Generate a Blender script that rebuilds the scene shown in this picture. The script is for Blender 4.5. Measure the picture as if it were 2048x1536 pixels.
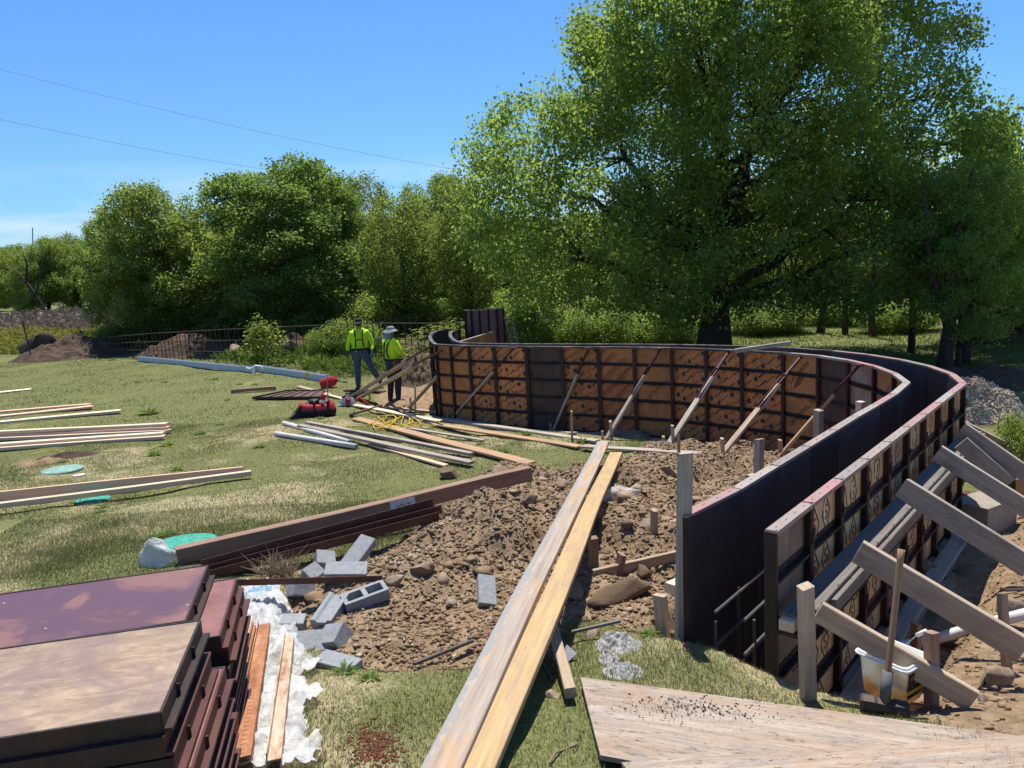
import bpy, bmesh, math, random
import numpy as np
from mathutils import Matrix, Vector
for o in list(bpy.data.objects): bpy.data.objects.remove(o)
scn = bpy.context.scene
COL = scn.collection
rng = np.random.default_rng(7); random.seed(7)

# ---------------------------------------------------------------- camera
PITCH, ROLL, FPX, CZ = math.radians(9.3), math.radians(3.4), 1530.0, 3.05   # solved from the form panels
cp, sp, cr, sr = math.cos(PITCH), math.sin(PITCH), math.cos(ROLL), math.sin(ROLL)
FWD = np.array([0, cp, -sp]); u0 = np.array([0, sp, cp]); r0 = np.array([1., 0, 0])
RGT = cr*r0 - sr*u0; UPV = cr*u0 + sr*r0
CAM = np.array([0, 0, CZ])
cam = bpy.data.cameras.new('camera'); camo = bpy.data.objects.new('camera', cam); COL.objects.link(camo)
cam.sensor_width = 36; cam.lens = FPX/2048*36; cam.clip_start = .05; cam.clip_end = 3000
M = Matrix.Identity(4)
for i in range(3):
    M[i][0], M[i][1], M[i][2], M[i][3] = RGT[i], UPV[i], -FWD[i], CAM[i]
camo.matrix_world = M
scn.camera = camo
# ---------------------------------------------------------------- sky, sun, exposure
SUN_EL, SUN_AZ = math.radians(68), math.radians(4)      # azimuth clockwise from +Y
w = bpy.data.worlds.new('World'); scn.world = w; w.use_nodes = True
nt = w.node_tree; nt.nodes.clear()
wo = nt.nodes.new('ShaderNodeOutputWorld'); bg = nt.nodes.new('ShaderNodeBackground'); sk = nt.nodes.new('ShaderNodeTexSky')
sk.sky_type = 'NISHITA'; sk.sun_disc = False; sk.sun_elevation = SUN_EL; sk.sun_rotation = SUN_AZ
sk.air_density = 1.25; sk.dust_density = 0.25; sk.ozone_density = 3.0; sk.altitude = 200
bg.inputs['Strength'].default_value = 0.12
tint = nt.nodes.new('ShaderNodeMix'); tint.data_type = 'RGBA'; tint.blend_type = 'MULTIPLY'; tint.inputs[0].default_value = 1; tint.inputs[7].default_value = (.35, .585, .88, 1)   # the deep blue of that noon sky
nt.links.new(sk.outputs[0], tint.inputs[6])
wtc = nt.nodes.new('ShaderNodeTexCoord'); wsx = nt.nodes.new('ShaderNodeSeparateXYZ'); nt.links.new(wtc.outputs['Generated'], wsx.inputs[0])
wmp = nt.nodes.new('ShaderNodeMapping'); wmp.inputs['Scale'].default_value = (5, 5, 26); nt.links.new(wtc.outputs['Generated'], wmp.inputs[0])
wns = nt.nodes.new('ShaderNodeTexNoise'); wns.inputs['Scale'].default_value = 1.3; wns.inputs['Detail'].default_value = 6; wns.inputs['Roughness'].default_value = .55; nt.links.new(wmp.outputs[0], wns.inputs[0])
wr1 = nt.nodes.new('ShaderNodeValToRGB'); nt.links.new(wns.outputs[0], wr1.inputs[0]); wr1.color_ramp.elements[0].position = .40; wr1.color_ramp.elements[1].position = .66
wr2 = nt.nodes.new('ShaderNodeValToRGB'); nt.links.new(wsx.outputs[2], wr2.inputs[0]); e = wr2.color_ramp.elements; e[0].position = .0; e[0].color = (.9,.9,.9,1); e[1].position = .135; e[1].color = (0,0,0,1); q_ = e.new(.075); q_.color = (.75,.75,.75,1)
wml = nt.nodes.new('ShaderNodeMath'); wml.operation = 'MULTIPLY'; nt.links.new(wr1.outputs[0], wml.inputs[0]); nt.links.new(wr2.outputs[0], wml.inputs[1])
wcl = nt.nodes.new('ShaderNodeMix'); wcl.data_type = 'RGBA'; nt.links.new(wml.outputs[0], wcl.inputs[0]); nt.links.new(tint.outputs[2], wcl.inputs[6]); wcl.inputs[7].default_value = (4.3, 5.2, 6.2, 1)      # thin low cloud
nt.links.new(wcl.outputs[2], bg.inputs[0]); nt.links.new(bg.outputs[0], wo.inputs[0])
sl = bpy.data.lights.new('sun', 'SUN'); sl.energy = 5.0; sl.angle = math.radians(.53); sl.color = (1, .955, .88)
so = bpy.data.objects.new('sun', sl); COL.objects.link(so)
sdir = Vector((math.sin(SUN_AZ)*math.cos(SUN_EL), math.cos(SUN_AZ)*math.cos(SUN_EL), math.sin(SUN_EL)))
so.rotation_euler = sdir.to_track_quat('Z', 'Y').to_euler(); so.location = (0, 10, 40)
vs = scn.view_settings; vs.view_transform = 'Standard'; vs.look = 'None'; vs.exposure = 0.5; vs.gamma = 1; vs.use_curve_mapping = False

# ---------------------------------------------------------------- noise
def _h(i, j, k, s):
    n = (i.astype(np.int64)*374761393 + j.astype(np.int64)*668265263 + k.astype(np.int64)*2147483647 + s*1274126177) & 0x7fffffff
    n = ((n ^ (n >> 13))*1274126177) & 0x7fffffff
    n = ((n ^ (n >> 16))*668265263) & 0x7fffffff
    return (n ^ (n >> 15)) / float(0x7fffffff)
def vnoise(x, y, z=0.0, s=0):
    x, y, z = np.broadcast_arrays(np.asarray(x, float), np.asarray(y, float), np.asarray(z, float))
    i, j, k = np.floor(x), np.floor(y), np.floor(z)
    u, v, t = x-i, y-j, z-k
    u = u*u*(3-2*u); v = v*v*(3-2*v); t = t*t*(3-2*t)
    r = 0
    for a in (0, 1):
        for b in (0, 1):
            for c in (0, 1):
                r = r + _h(i+a, j+b, k+c, s)*(u if a else 1-u)*(v if b else 1-v)*(t if c else 1-t)
    return r*2-1
def fbm(x, y, z=0.0, oct=4, s=0):
    r, a = 0, 1.0
    for o in range(oct):
        r = r + a*vnoise(np.asarray(x)*2**o, np.asarray(y)*2**o, np.asarray(z)*2**o, s+o*17); a *= .5
    return r
def sstep(a, b, x):
    t = np.clip((np.asarray(x, float)-a)/(b-a), 0, 1); return t*t*(3-2*t)

# ---------------------------------------------------------------- plan of the wall (metres; from the panel tops, all at one level)
ZT = CZ - 1.57
INNER_S = [(.99,4.35),(1.45,4.80),(1.87,5.28),(2.28,5.75),(2.69,6.22),(3.08,6.67),(3.47,7.10),(3.85,7.53),(4.30,8.12)]
INNER_C = [(4.30,8.12),(4.47,8.72),(4.53,9.33),(4.47,9.94),(4.30,10.50),(3.99,11.02),(3.53,11.50),(3.10,11.94),(2.64,12.33),(2.09,12.69),(1.53,13.03),(.93,13.38),(.31,13.73),(-.27,14.10),(-.75,14.44),(-1.12,14.74),(-1.42,15.02),(-1.55,15.6),(-1.64,16.2),(-1.71,16.8),(-1.73,17.4),(-1.66,17.95),(-1.45,18.4)]
OUT_A, OUT_B = np.array([1.36,4.06]), np.array([4.72,7.93])
WD = (OUT_B-OUT_A)/np.linalg.norm(OUT_B-OUT_A); WN = np.array([WD[1], -WD[0]])     # along / outward (right)
def wcoord(x, y): return (x-OUT_A[0])*WD[0]+(y-OUT_A[1])*WD[1], (x-OUT_A[0])*WN[0]+(y-OUT_A[1])*WN[1]

# ---------------------------------------------------------------- terrain
YT = [-20,0,1.5,2.5,3.2,4,5,6,7.4,10,13,16,20,30,60,900]
ZL = [1.9,1.5,1.35,1.15,.97,.77,.62,.49,.37,.2,.08,0,-.05,-.1,-.1,-.1]
ZR = [1.8,1.4,1.2,1.0,.83,.50,.17,.0,-.05,-.05,-.05,-.05,-.08,-.1,-.1,-.1]
_yf = np.linspace(-20, 60, 1601)
def _sm(z):
    v = np.interp(_yf, YT, z); k = np.hanning(31); k /= k.sum()
    return np.convolve(np.pad(v, 15, 'edge'), k, 'valid')
_zl, _zr = _sm(ZL), _sm(ZR)
MOUNDS = [(.95,8.7,.24,.75,.75),(-.1,7.3,.22,.55,.5),(-.4,6.7,.42,.55,.6),(-1.0,5.9,.16,.5,.5),(.95,6.9,.26,.5,.9),(-.1,9.4,.14,.5,.4),(1.75,9.3,.24,.6,.5),(2.3,10.4,.12,.8,.5),
          (.15,5.5,.05,.5,.4),(.3,7.1,.14,.45,.5)]
def hz(x, y, detail=False):
    x = np.asarray(x, float); y = np.asarray(y, float)
    zl = np.interp(y, _yf, _zl); zr = np.interp(y, _yf, _zr)
    al, s = wcoord(x, y)
    side = sstep(-.5, .9, s)*(1-sstep(8, 14, y)) 
    z = zl*(1-side)+zr*side
    z = z + .05*fbm(x*.5, y*.5, oct=2, s=3)*sstep(3, 8, y)
    m = 0
    for (mx, my, h, rx, ry) in MOUNDS:
        m = m + h*np.exp(-((x-mx)/rx)**2-((y-my)/ry)**2)
    z = z + m
    # trench along the straight part, floor just under the forms
    tr = sstep(-.95, -.5, s)*(1-sstep(.5, .75, s))*sstep(-.12, .22, al)*(1-sstep(9, 11, y))
    z = z*(1-tr)+np.minimum(z, -.12)*tr
    # in front of the far wall the ground is cut down to its footing
    cx = np.interp(x, [p[0] for p in INNER_C[:17][::-1][0:0]] or [-2,-1.46,-.27,.93,2.09,3.1,3.99,4.5], [15.4,15.05,14.1,13.38,12.69,11.94,11.02,10.0])
    ft = sstep(-.9, -.45, y-cx)*sstep(-2.2, -1.2, x)*(1-sstep(5, 6, x))*(1-sstep(16, 19, y))
    z = z*(1-ft)+np.minimum(z, -.06)*ft
    z = z + .5*np.exp(-((x-27)/16)**2-((y-75)/22)**2) 
    if detail:
        z = z + .012*fbm(x*2.3, y*2.3, oct=3, s=9)
    return z
# parts of the ground that are bare soil (1) or turf (0)
def poly_in(x, y, poly):
    inside = np.zeros(np.shape(x), bool); n = len(poly)
    for i in range(n):
        (x1, y1), (x2, y2) = poly[i], poly[(i+1) % n]
        c = ((y1 > y) != (y2 > y)) & (x < (x2-x1)*(y-y1)/((y2-y1) if y2 != y1 else 1e-9)+x1)
        inside ^= c
    return inside
DIRT1 = [(-1.25,4.45),(-1.9,5.3),(-1.6,6.3),(-1.0,7.3),(-.75,8.6),(-.7,9.7),(.2,10.0),(1.0,9.9),(1.6,10.5),(2.1,11.3),(3.0,11.6),(4.3,10.6),(4.4,8.3),(3.0,6.8),(1.1,4.75),(.85,4.25),(.6,4.6),(.35,4.75),(.2,4.0),(-.35,4.05),(-.8,4.15)]
DIRT2 = [(1.75,3.75),(1.75,3.25),(2.0,2.9),(2.4,2.3),(3.5,2.0),(7,2.5),(10,6),(9.5,8.4),(6.4,8.9),(5.2,8.5),(4.4,7.6),(1.4,4.1),(1.5,3.9)]
DIRT3 = [(5.2,8.6),(9.0,9.2),(9.0,13.5),(6.2,14.0),(5.2,11)]
def dirt_mask(x, y):
    wx = x+.16*fbm(x*1.7, y*1.7, oct=3, s=21); wy = y+.16*fbm(x*1.7, y*1.7, oct=3, s=33)
    al, s = wcoord(x, y)
    m = poly_in(wx, wy, DIRT1) | poly_in(wx, wy, DIRT2) 
    m |= (s > -.75) & (s < .8) & (al > .05) & (al < 6.5) & (y < 9)
    cx = np.interp(x, [-2,-1.46,-.27,.93,2.09,3.1,3.99,4.5], [15.4,15.05,14.1,13.38,12.69,11.94,11.02,10.0])
    m |= (np.abs(y-cx) < .45) & (x > -1.8) & (x < 4.7)
    m |= (wx > -3.2) & (wx < -1.2) & (wy > 16.2) & (wy < 24)
    m |= (np.hypot(wx+8.0, wy-12.55) < .42)
    return m
def raydir(px, py): return RGT*(px-1024)/FPX+UPV*(768-py)/FPX+FWD
def at(px, py, z):
    v = raydir(px, py); return CAM+v*((z-CZ)/v[2])
def atY(px, py, Y):
    v = raydir(px, py); return CAM+v*(Y/v[1])
def atplane(px, py, s):          # on the vertical plane parallel to the straight wall, s metres outside it
    v = raydir(px, py); a, s0 = wcoord(0, 0); dv = v[0]*WN[0]+v[1]*WN[1]
    return CAM+v*((s-s0)/dv)
_T = np.concatenate([np.arange(1, 20, .02), np.arange(20, 160, .1)])
def G(px, py, up=0.0):           # where the line of sight meets the ground
    v = raydir(px, py); P = CAM+np.outer(_T, v)
    d = P[:, 2]-hz(P[:, 0], P[:, 1])
    i = int(np.argmax(d < 0)); i = max(i, 1)
    t = _T[i-1]+(_T[i]-_T[i-1])*d[i-1]/(d[i-1]-d[i]+1e-9)
    p = CAM+t*v; return np.array([p[0], p[1], p[2]+up])
def onG(x, y, up=0.0): return np.array([x, y, float(hz(x, y))+up])
def proj(P):
    q = np.asarray(P)-CAM; z = q@FWD; return 1024+FPX*(q@RGT)/z, 768-FPX*(q@UPV)/z

# ---------------------------------------------------------------- object helpers
WM = {}
def mesh_np(name, verts, faces, mat=None, smooth=False):
    me = bpy.data.meshes.new(name)
    verts = np.asarray(verts, np.float32).reshape(-1, 3)
    if isinstance(faces, np.ndarray):
        nf, k = faces.shape
        me.vertices.add(len(verts)); me.vertices.foreach_set('co', verts.ravel())
        me.loops.add(nf*k); me.loops.foreach_set('vertex_index', faces.astype(np.int32).ravel())
        me.polygons.add(nf); me.polygons.foreach_set('loop_start', np.arange(0, nf*k, k, dtype=np.int32)); 
        try: me.polygons.foreach_set('loop_total', np.full(nf, k, np.int32))
        except Exception: pass
        me.update(calc_edges=True)
    else:
        me.from_pydata([tuple(v) for v in verts.tolist()], [], faces); me.update()
    if smooth: me.polygons.foreach_set('use_smooth', np.ones(len(me.polygons), bool))
    if mat is not None: me.materials.append(mat)
    return me
def link(name, me, M=None, parent=None, mat=None):
    o = bpy.data.objects.new(name, me); COL.objects.link(o)
    M = M if M is not None else Matrix.Identity(4)
    WM[o.name] = M.copy()
    if parent is not None:
        o.parent = parent; o.matrix_basis = WM[parent.name].inverted() @ M
    else: o.matrix_basis = M
    if mat is not None and me is not None and not me.materials: me.materials.append(mat)
    return o
def tag(o, label, cat, group=None):
    o['label'] = label; o['category'] = cat
    if group: o['group'] = group
    return o
def kind(o, k): o['kind'] = k; return o
def thing(name, label, cat, p=(0,0,0), rz=0, group=None):
    o = link(name, None, Matrix.Translation(Vector([float(c) for c in p])) @ Matrix.Rotation(rz, 4, 'Z')); o.empty_display_size = .1
    return tag(o, label, cat, group)
def frame(A, B, up=(0,0,1)):
    A = Vector([float(c) for c in A]); B = Vector([float(c) for c in B]); X = (B-A); L = X.length; X = X/L
    U = Vector(up); Y = U.cross(X)
    if Y.length < 1e-4: Y = Vector((0,1,0)).cross(X)
    Y.normalize(); Z = X.cross(Y)
    M = Matrix.Identity(4)
    for i in range(3): M[i][0], M[i][1], M[i][2], M[i][3] = X[i], Y[i], Z[i], A[i]
    return M, L
class MB:
    def __init__(s): s.v = []; s.f = []
    def add(s, vs, fs):
        b = len(s.v); s.v += [tuple(map(float, p)) for p in vs]; s.f += [tuple(i+b for i in f) for f in fs]; return s
    def box(s, x0, x1, y0, y1, z0, z1):
        return s.add([(x0,y0,z0),(x1,y0,z0),(x1,y1,z0),(x0,y1,z0),(x0,y0,z1),(x1,y0,z1),(x1,y1,z1),(x0,y1,z1)],
                     [(0,3,2,1),(4,5,6,7),(0,1,5,4),(1,2,6,5),(2,3,7,6),(3,0,4,7)])
    def prism(s, prof, x0, x1, caps=True):           # profile in y,z swept along x
        n = len(prof); vs = [(x0, a, b) for a, b in prof]+[(x1, a, b) for a, b in prof]
        fs = [(i, (i+1) % n, (i+1) % n+n, i+n) for i in range(n)]
        if caps: fs += [tuple(range(n))[::-1], tuple(range(n, 2*n))]
        return s.add(vs, fs)
    def tube(s, pts, r, n=8, closed=False):
        pts = [Vector([float(c) for c in p]) for p in pts]; rs = r if hasattr(r, '__len__') else [r]*len(pts)
        b = len(s.v); ref = Vector((0.13, .21, .97))
        for i, p in enumerate(pts):
            t = (pts[min(i+1, len(pts)-1)]-pts[max(i-1, 0)]).normalized()
            u = t.cross(ref); u = u.normalized() if u.length > .05 else t.cross(Vector((1,0,0))).normalized(); v = t.cross(u)
            for k in range(n):
                a = 2*math.pi*k/n; q = p+(u*math.cos(a)+v*math.sin(a))*rs[i]; s.v.append(tuple(q))
        for i in range(len(pts)-1):
            for k in range(n):
                s.f.append((b+i*n+k, b+i*n+(k+1) % n, b+(i+1)*n+(k+1) % n, b+(i+1)*n+k))
        s.f.append(tuple(b+k for k in range(n))[::-1]); s.f.append(tuple(b+(len(pts)-1)*n+k for k in range(n)))
        return s
    def lathe(s, prof, n=20, c=(0,0,0)):             # profile (r,z)
        b = len(s.v)
        for r, z in prof:
            for k in range(n):
                a = 2*math.pi*k/n; s.v.append((c[0]+r*math.cos(a), c[1]+r*math.sin(a), c[2]+z))
        for i in range(len(prof)-1):
            for k in range(n):
                s.f.append((b+i*n+k, b+i*n+(k+1) % n, b+(i+1)*n+(k+1) % n, b+(i+1)*n+k))
        s.f.append(tuple(b+k for k in range(n))[::-1]); s.f.append(tuple(b+(len(prof)-1)*n+k for k in range(n)))
        return s
    def mesh(s, name, mat=None, smooth=False, bevel=0):
        me = bpy.data.meshes.new(name); me.from_pydata(s.v, [], s.f)
        if bevel or True:
            bm = bmesh.new(); bm.from_mesh(me)
            bmesh.ops.recalc_face_normals(bm, faces=bm.faces)
            if bevel: bmesh.ops.bevel(bm, geom=list(bm.edges), offset=bevel, segments=2 if bevel > .006 else 1, affect='EDGES', profile=.6)
            bm.to_mesh(me); bm.free()
        me.update()
        if smooth:
            for p in me.polygons: p.use_smooth = True
        if mat is not None: me.materials.append(mat)
        return me
def chamf(w, t, c):
    a, b = w/2, t/2
    return [(-a+c,-b),(a-c,-b),(a,-b+c),(a,b-c),(a-c,b),(-a+c,b),(-a,b-c),(-a,-b+c)]
def timber(name, A, B, wd, th, mat, up=(0,0,1), parent=None, base=True, warp=0.0, label=None, cat='timber', group=None, n=6):
    """plank from A to B; width wd lies across 'up', thickness th along it; A,B on the underside when base"""
    M, L = frame(A, B, up); mb = MB(); pr = chamf(wd, th, min(.004, th*.12)); k = len(pr); z0 = th/2 if base else 0
    ph = random.uniform(0, 6)
    for i in range(n+1):
        x = L*i/n; dz = warp*math.sin(x*1.7+ph)*(.3+.7*(i/n)); dy = warp*.8*math.sin(x*1.1+ph*2)
        skew = random.uniform(-.004, .004) if i in (0, n) else 0
        for q, (a, b) in enumerate(pr): mb.v.append((x+skew*(a/wd)*4, a+dy, b+z0+dz))
    for i in range(n):
        for q in range(k): mb.f.append((i*k+q, i*k+(q+1) % k, (i+1)*k+(q+1) % k, (i+1)*k+q))
    mb.f.append(tuple(range(k))[::-1]); mb.f.append(tuple(n*k+q for q in range(k)))
    o = link(name, mb.mesh(name, mat), M, parent)
    if label: tag(o, label, cat, group)
    return o
def slab(name, corners, th, mat, parent=None, nx=10, ny=6, sag=0.0):
    """sheet given by its four top corners (in order), thickness th downwards; local axes follow the sheet"""
    c = [Vector([float(q) for q in p]) for p in corners]
    M, L = frame(c[0], c[1], (c[1]-c[0]).cross(c[3]-c[0]) if (c[1]-c[0]).cross(c[3]-c[0]).z > 0 else (c[3]-c[0]).cross(c[1]-c[0]))
    Mi = M.inverted(); c = [Mi @ p for p in c]; vs = []; ph = random.uniform(0, 6)
    for lay in (0, 1):
        for j in range(ny+1):
            for i in range(nx+1):
                u, v = i/nx, j/ny
                p = (c[0]*(1-u)+c[1]*u)*(1-v)+(c[3]*(1-u)+c[2]*u)*v
                q = p.copy(); q.z += sag*math.sin(u*4+ph)*math.cos(v*3+ph)-(th if lay else 0); vs.append(tuple(q))
    N = (nx+1)*(ny+1); I = lambda l, i, j: l*N+j*(nx+1)+i; fs = []
    for j in range(ny):
        for i in range(nx):
            fs.append((I(0,i,j), I(0,i+1,j), I(0,i+1,j+1), I(0,i,j+1))); fs.append((I(1,i,j), I(1,i,j+1), I(1,i+1,j+1), I(1,i+1,j)))
    for i in range(nx): fs += [(I(0,i,0), I(1,i,0), I(1,i+1,0), I(0,i+1,0)), (I(0,i,ny), I(0,i+1,ny), I(1,i+1,ny), I(1,i,ny))]
    for j in range(ny): fs += [(I(0,0,j), I(0,0,j+1), I(1,0,j+1), I(1,0,j)), (I(0,nx,j), I(1,nx,j), I(1,nx,j+1), I(0,nx,j+1))]
    return link(name, MB().add(vs, fs).mesh(name, mat), M, parent)
# ---------------------------------------------------------------- materials (all procedural)
class NT:
    def __init__(s, name):
        s.m = bpy.data.materials.new(name); s.m.use_nodes = True; s.t = s.m.node_tree; s.t.nodes.clear()
        s.out = s.n('ShaderNodeOutputMaterial'); s.b = s.n('ShaderNodeBsdfPrincipled'); s.l(s.b.outputs[0], s.out.inputs[0])
        s.b.inputs['Specular IOR Level'].default_value = .3
    def n(s, t, **k):
        nd = s.t.nodes.new(t)
        for a, v in k.items(): setattr(nd, a, v)
        return nd
    def l(s, a, b): s.t.links.new(a, b)
    def coord(s, kind='Object', scale=(1,1,1), rnd=True):
        tc = s.n('ShaderNodeTexCoord'); mp = s.n('ShaderNodeMapping'); s.l(tc.outputs[kind], mp.inputs[0]); mp.inputs['Scale'].default_value = scale
        if rnd:
            oi = s.n('ShaderNodeObjectInfo'); ma = s.n('ShaderNodeMath', operation='MULTIPLY'); s.l(oi.outputs['Random'], ma.inputs[0]); ma.inputs[1].default_value = 37.0
            cb = s.n('ShaderNodeCombineXYZ'); 
            for i in range(3): s.l(ma.outputs[0], cb.inputs[i])
            s.l(cb.outputs[0], mp.inputs['Location'])
        return mp.outputs[0]
    def noise(s, vec, scale=5, detail=4, rough=.6, dist=0):
        nd = s.n('ShaderNodeTexNoise'); s.l(vec, nd.inputs['Vector']); nd.inputs['Scale'].default_value = scale; nd.inputs['Detail'].default_value = detail
        nd.inputs['Roughness'].default_value = rough; nd.inputs['Distortion'].default_value = dist; return nd.outputs[0]
    def vor(s, vec, scale=5, out='Distance', feature='F1'):
        nd = s.n('ShaderNodeTexVoronoi', feature=feature); s.l(vec, nd.inputs['Vector']); nd.inputs['Scale'].default_value = scale; return nd.outputs[out]
    def ramp(s, fac, stops, interp='LINEAR'):
        nd = s.n('ShaderNodeValToRGB'); s.l(fac, nd.inputs[0]); cr_ = nd.color_ramp; cr_.interpolation = interp
        while len(cr_.elements) < len(stops): cr_.elements.new(.5)
        for e, (p, c) in zip(cr_.elements, stops):
            e.position = p; e.color = (c, c, c, 1) if not hasattr(c, '__len__') else (*c, 1)
        return nd.outputs[0]
    def mix(s, fac, a, b, blend='MIX'):
        nd = s.n('ShaderNodeMix', data_type='RGBA', blend_type=blend)
        for sock, v in ((nd.inputs[0], fac), (nd.inputs[6], a), (nd.inputs[7], b)):
            if hasattr(v, 'links'): s.l(v, sock)
            elif hasattr(v, '__len__'): sock.default_value = (*v, 1)
            else: sock.default_value = v
        return nd.outputs[2]
    def math(s, op, a, b=0.0, c=None):
        nd = s.n('ShaderNodeMath', operation=op)
        for i, v in enumerate((a, b) if c is None else (a, b, c)):
            if hasattr(v, 'links'): s.l(v, nd.inputs[i])
            else: nd.inputs[i].default_value = v
        return nd.outputs[0]
    def col(s, c): s.l(c, s.b.inputs['Base Color']) if hasattr(c, 'links') else setattr(s.b.inputs['Base Color'], 'default_value', (*c, 1)); return s
    def rough(s, r): 
        if hasattr(r, 'links'): s.l(r, s.b.inputs['Roughness'])
        else: s.b.inputs['Roughness'].default_value = r
        return s
    def bump(s, h, strength=.4, dist=.01):
        nd = s.n('ShaderNodeBump'); s.l(h, nd.inputs['Height']); nd.inputs['Strength'].default_value = strength; nd.inputs['Distance'].default_value = dist
        s.l(nd.outputs[0], s.b.inputs['Normal']); return s
    def rand(s): return s.n('ShaderNodeObjectInfo').outputs['Random']
def wood(name, light, dark, stain=(.12,.09,.07), stain_amt=.35, var=.25, grain=26, rough=.78):
    s = NT(name); v = s.coord(scale=(1.2, grain, grain)); v2 = s.coord(scale=(2, 6, 6))
    g = s.noise(v, 1.6, 6, .65, .6); c = s.ramp(g, [(.28, dark), (.5, [(a+b)/2 for a, b in zip(light, dark)]), (.72, light)])
    st = s.ramp(s.noise(v2, .9, 5, .7), [(.48, 0), (.72, stain_amt)])
    c = s.mix(st, c, stain)
    k = s.ramp(s.vor(s.coord(scale=(2.2, 9, 9)), 1.0), [(.03, 1), (.085, 0)])            # knots
    c = s.mix(s.math('MULTIPLY', k, .6), c, [q*.45 for q in dark])
    br = s.math('ADD', s.math('MULTIPLY', s.rand(), var), 1-var/2)
    mv = s.n('ShaderNodeHueSaturation'); s.l(c, mv.inputs['Color']); s.l(br, mv.inputs['Value'])
    s.col(mv.outputs[0]).rough(rough).bump(g, .35, .004); return s.m
def plain(name, c, rough=.6, metal=0, var=.15, scale=6, spec=.3):
    s = NT(name); v = s.coord(); n = s.noise(v, scale, 5, .6)
    s.col(s.mix(s.ramp(n, [(.3, 0), (.7, 1)]), [q*(1-var) for q in c], [min(1, q*(1+var)) for q in c])).rough(rough).bump(n, .15, .005)
    s.b.inputs['Metallic'].default_value = metal; s.b.inputs['Specular IOR Level'].default_value = spec; return s.m
MT = {}
MT['pine'] = wood('fresh_pine', (.74,.60,.43), (.60,.44,.29), stain_amt=.1)
MT['pink'] = wood('pink_fir', (.78,.52,.36), (.64,.38,.25), stain_amt=.12)
MT['grey'] = wood('weathered_grey_timber', (.47,.40,.32), (.27,.22,.17), (.12,.095,.075), .5)
MT['orange'] = wood('weathered_orange_plank', (.52,.33,.18), (.34,.20,.10), (.22,.17,.13), .5)
MT['tan'] = wood('used_tan_timber', (.50,.38,.26), (.32,.23,.15), (.16,.12,.09), .5)
MT['brown'] = wood('brown_treated_timber', (.33,.20,.135), (.17,.098,.065), (.38,.30,.24), .4)
MT['brace'] = wood('brown_brace_board', (.50,.385,.275), (.31,.235,.165), (.15,.115,.09), .75)
MT['dirtygrey'] = wood('dirty_grey_board', (.46,.385,.30), (.29,.235,.18), (.12,.098,.08), .8)
MT['wetgrey'] = wood('dark_waler_timber', (.19,.165,.14), (.09,.078,.066), (.26,.23,.2), .4)
MT['stake'] = wood('stake_timber', (.46,.29,.16), (.32,.19,.10), (.2,.15,.11), .3)
MT['birch'] = wood('pale_plywood_strip', (.78,.66,.5), (.68,.54,.38), stain_amt=.06)
# plank with flaked grey paint and orange weathering
s = NT('flaked_paint_plank'); v = s.coord(scale=(1.2, 26, 26)); g = s.noise(v, 1.5, 6, .65, .5)
c = s.ramp(g, [(.3, (.25,.195,.15)), (.7, (.43,.355,.285))]); o1 = s.ramp(s.noise(s.coord(scale=(1.1,5,5)), 1.5, 5, .7), [(.5, 0), (.62, .8)])
c = s.mix(o1, c, (.46,.27,.11)); sx = s.n('ShaderNodeSeparateXYZ'); tc = s.n('ShaderNodeTexCoord'); s.l(tc.outputs['Object'], sx.inputs[0])
edge = s.math('ADD', s.math('MULTIPLY', sx.outputs[1], 9.0), s.math('MULTIPLY', s.noise(s.coord(scale=(1,1,1)), 9, 5, .75), 1.5))
pf = s.math('GREATER_THAN', edge, 1.12)
c = s.mix(pf, c, (.27,.26,.24)); s.col(c).rough(.8).bump(s.math('ADD', g, s.math('MULTIPLY', pf, .8)), .5, .003); MT['flaked'] = s.m
s = NT('yellow_plank'); v = s.coord(scale=(1.2, 24, 24)); g = s.noise(v, 1.5, 6, .65, .5)
c = s.ramp(g, [(.3, (.34,.215,.095)), (.7, (.53,.365,.18))]); o1 = s.ramp(s.noise(s.coord(scale=(2,6,6)), 1.6, 6, .7), [(.46, 0), (.66, .6)])
c = s.mix(o1, c, (.31,.23,.16)); c = s.mix(s.ramp(s.noise(s.coord(scale=(1,3,3)), 5, 5, .7), [(.6, 0), (.7, .5)]), c, (.30,.20,.15)); s.col(c).rough(.75).bump(g, .4, .004); MT['yplank'] = s.m
# steel of the forms
def steel(name, base, rust, amt=.45, rough=.55):
    s = NT(name); v = s.coord(); n = s.noise(v, 5, 6, .7); r = s.ramp(n, [(.5-amt*.3, 0), (.62, 1)])
    f = s.noise(v, 40, 3, .6); c = s.mix(r, base, rust); c = s.mix(s.ramp(f, [(.58, 0), (.8, .12)]), c, (.16,.15,.14))
    s.col(c).rough(rough).bump(n, .2, .003); s.b.inputs['Metallic'].default_value = .25; return s.m
MT['steel'] = steel('dark_form_steel', (.022,.02,.021), (.055,.03,.026))
MT['steelred'] = steel('red_brown_form_steel', (.075,.028,.026), (.10,.04,.03))
MT['maroon'] = steel('maroon_brace_steel', (.085,.022,.030), (.05,.02,.02), .3, .45)
MT['rustbrown'] = steel('rusty_angle_steel', (.085,.035,.026), (.12,.055,.035), .5, .6)
MT['rebar'] = steel('rebar_steel', (.085,.088,.095), (.10,.075,.06), .4, .5)
MT['rebarfar'] = steel('rusty_rebar', (.06,.05,.045), (.09,.06,.045), .5, .7)
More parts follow.
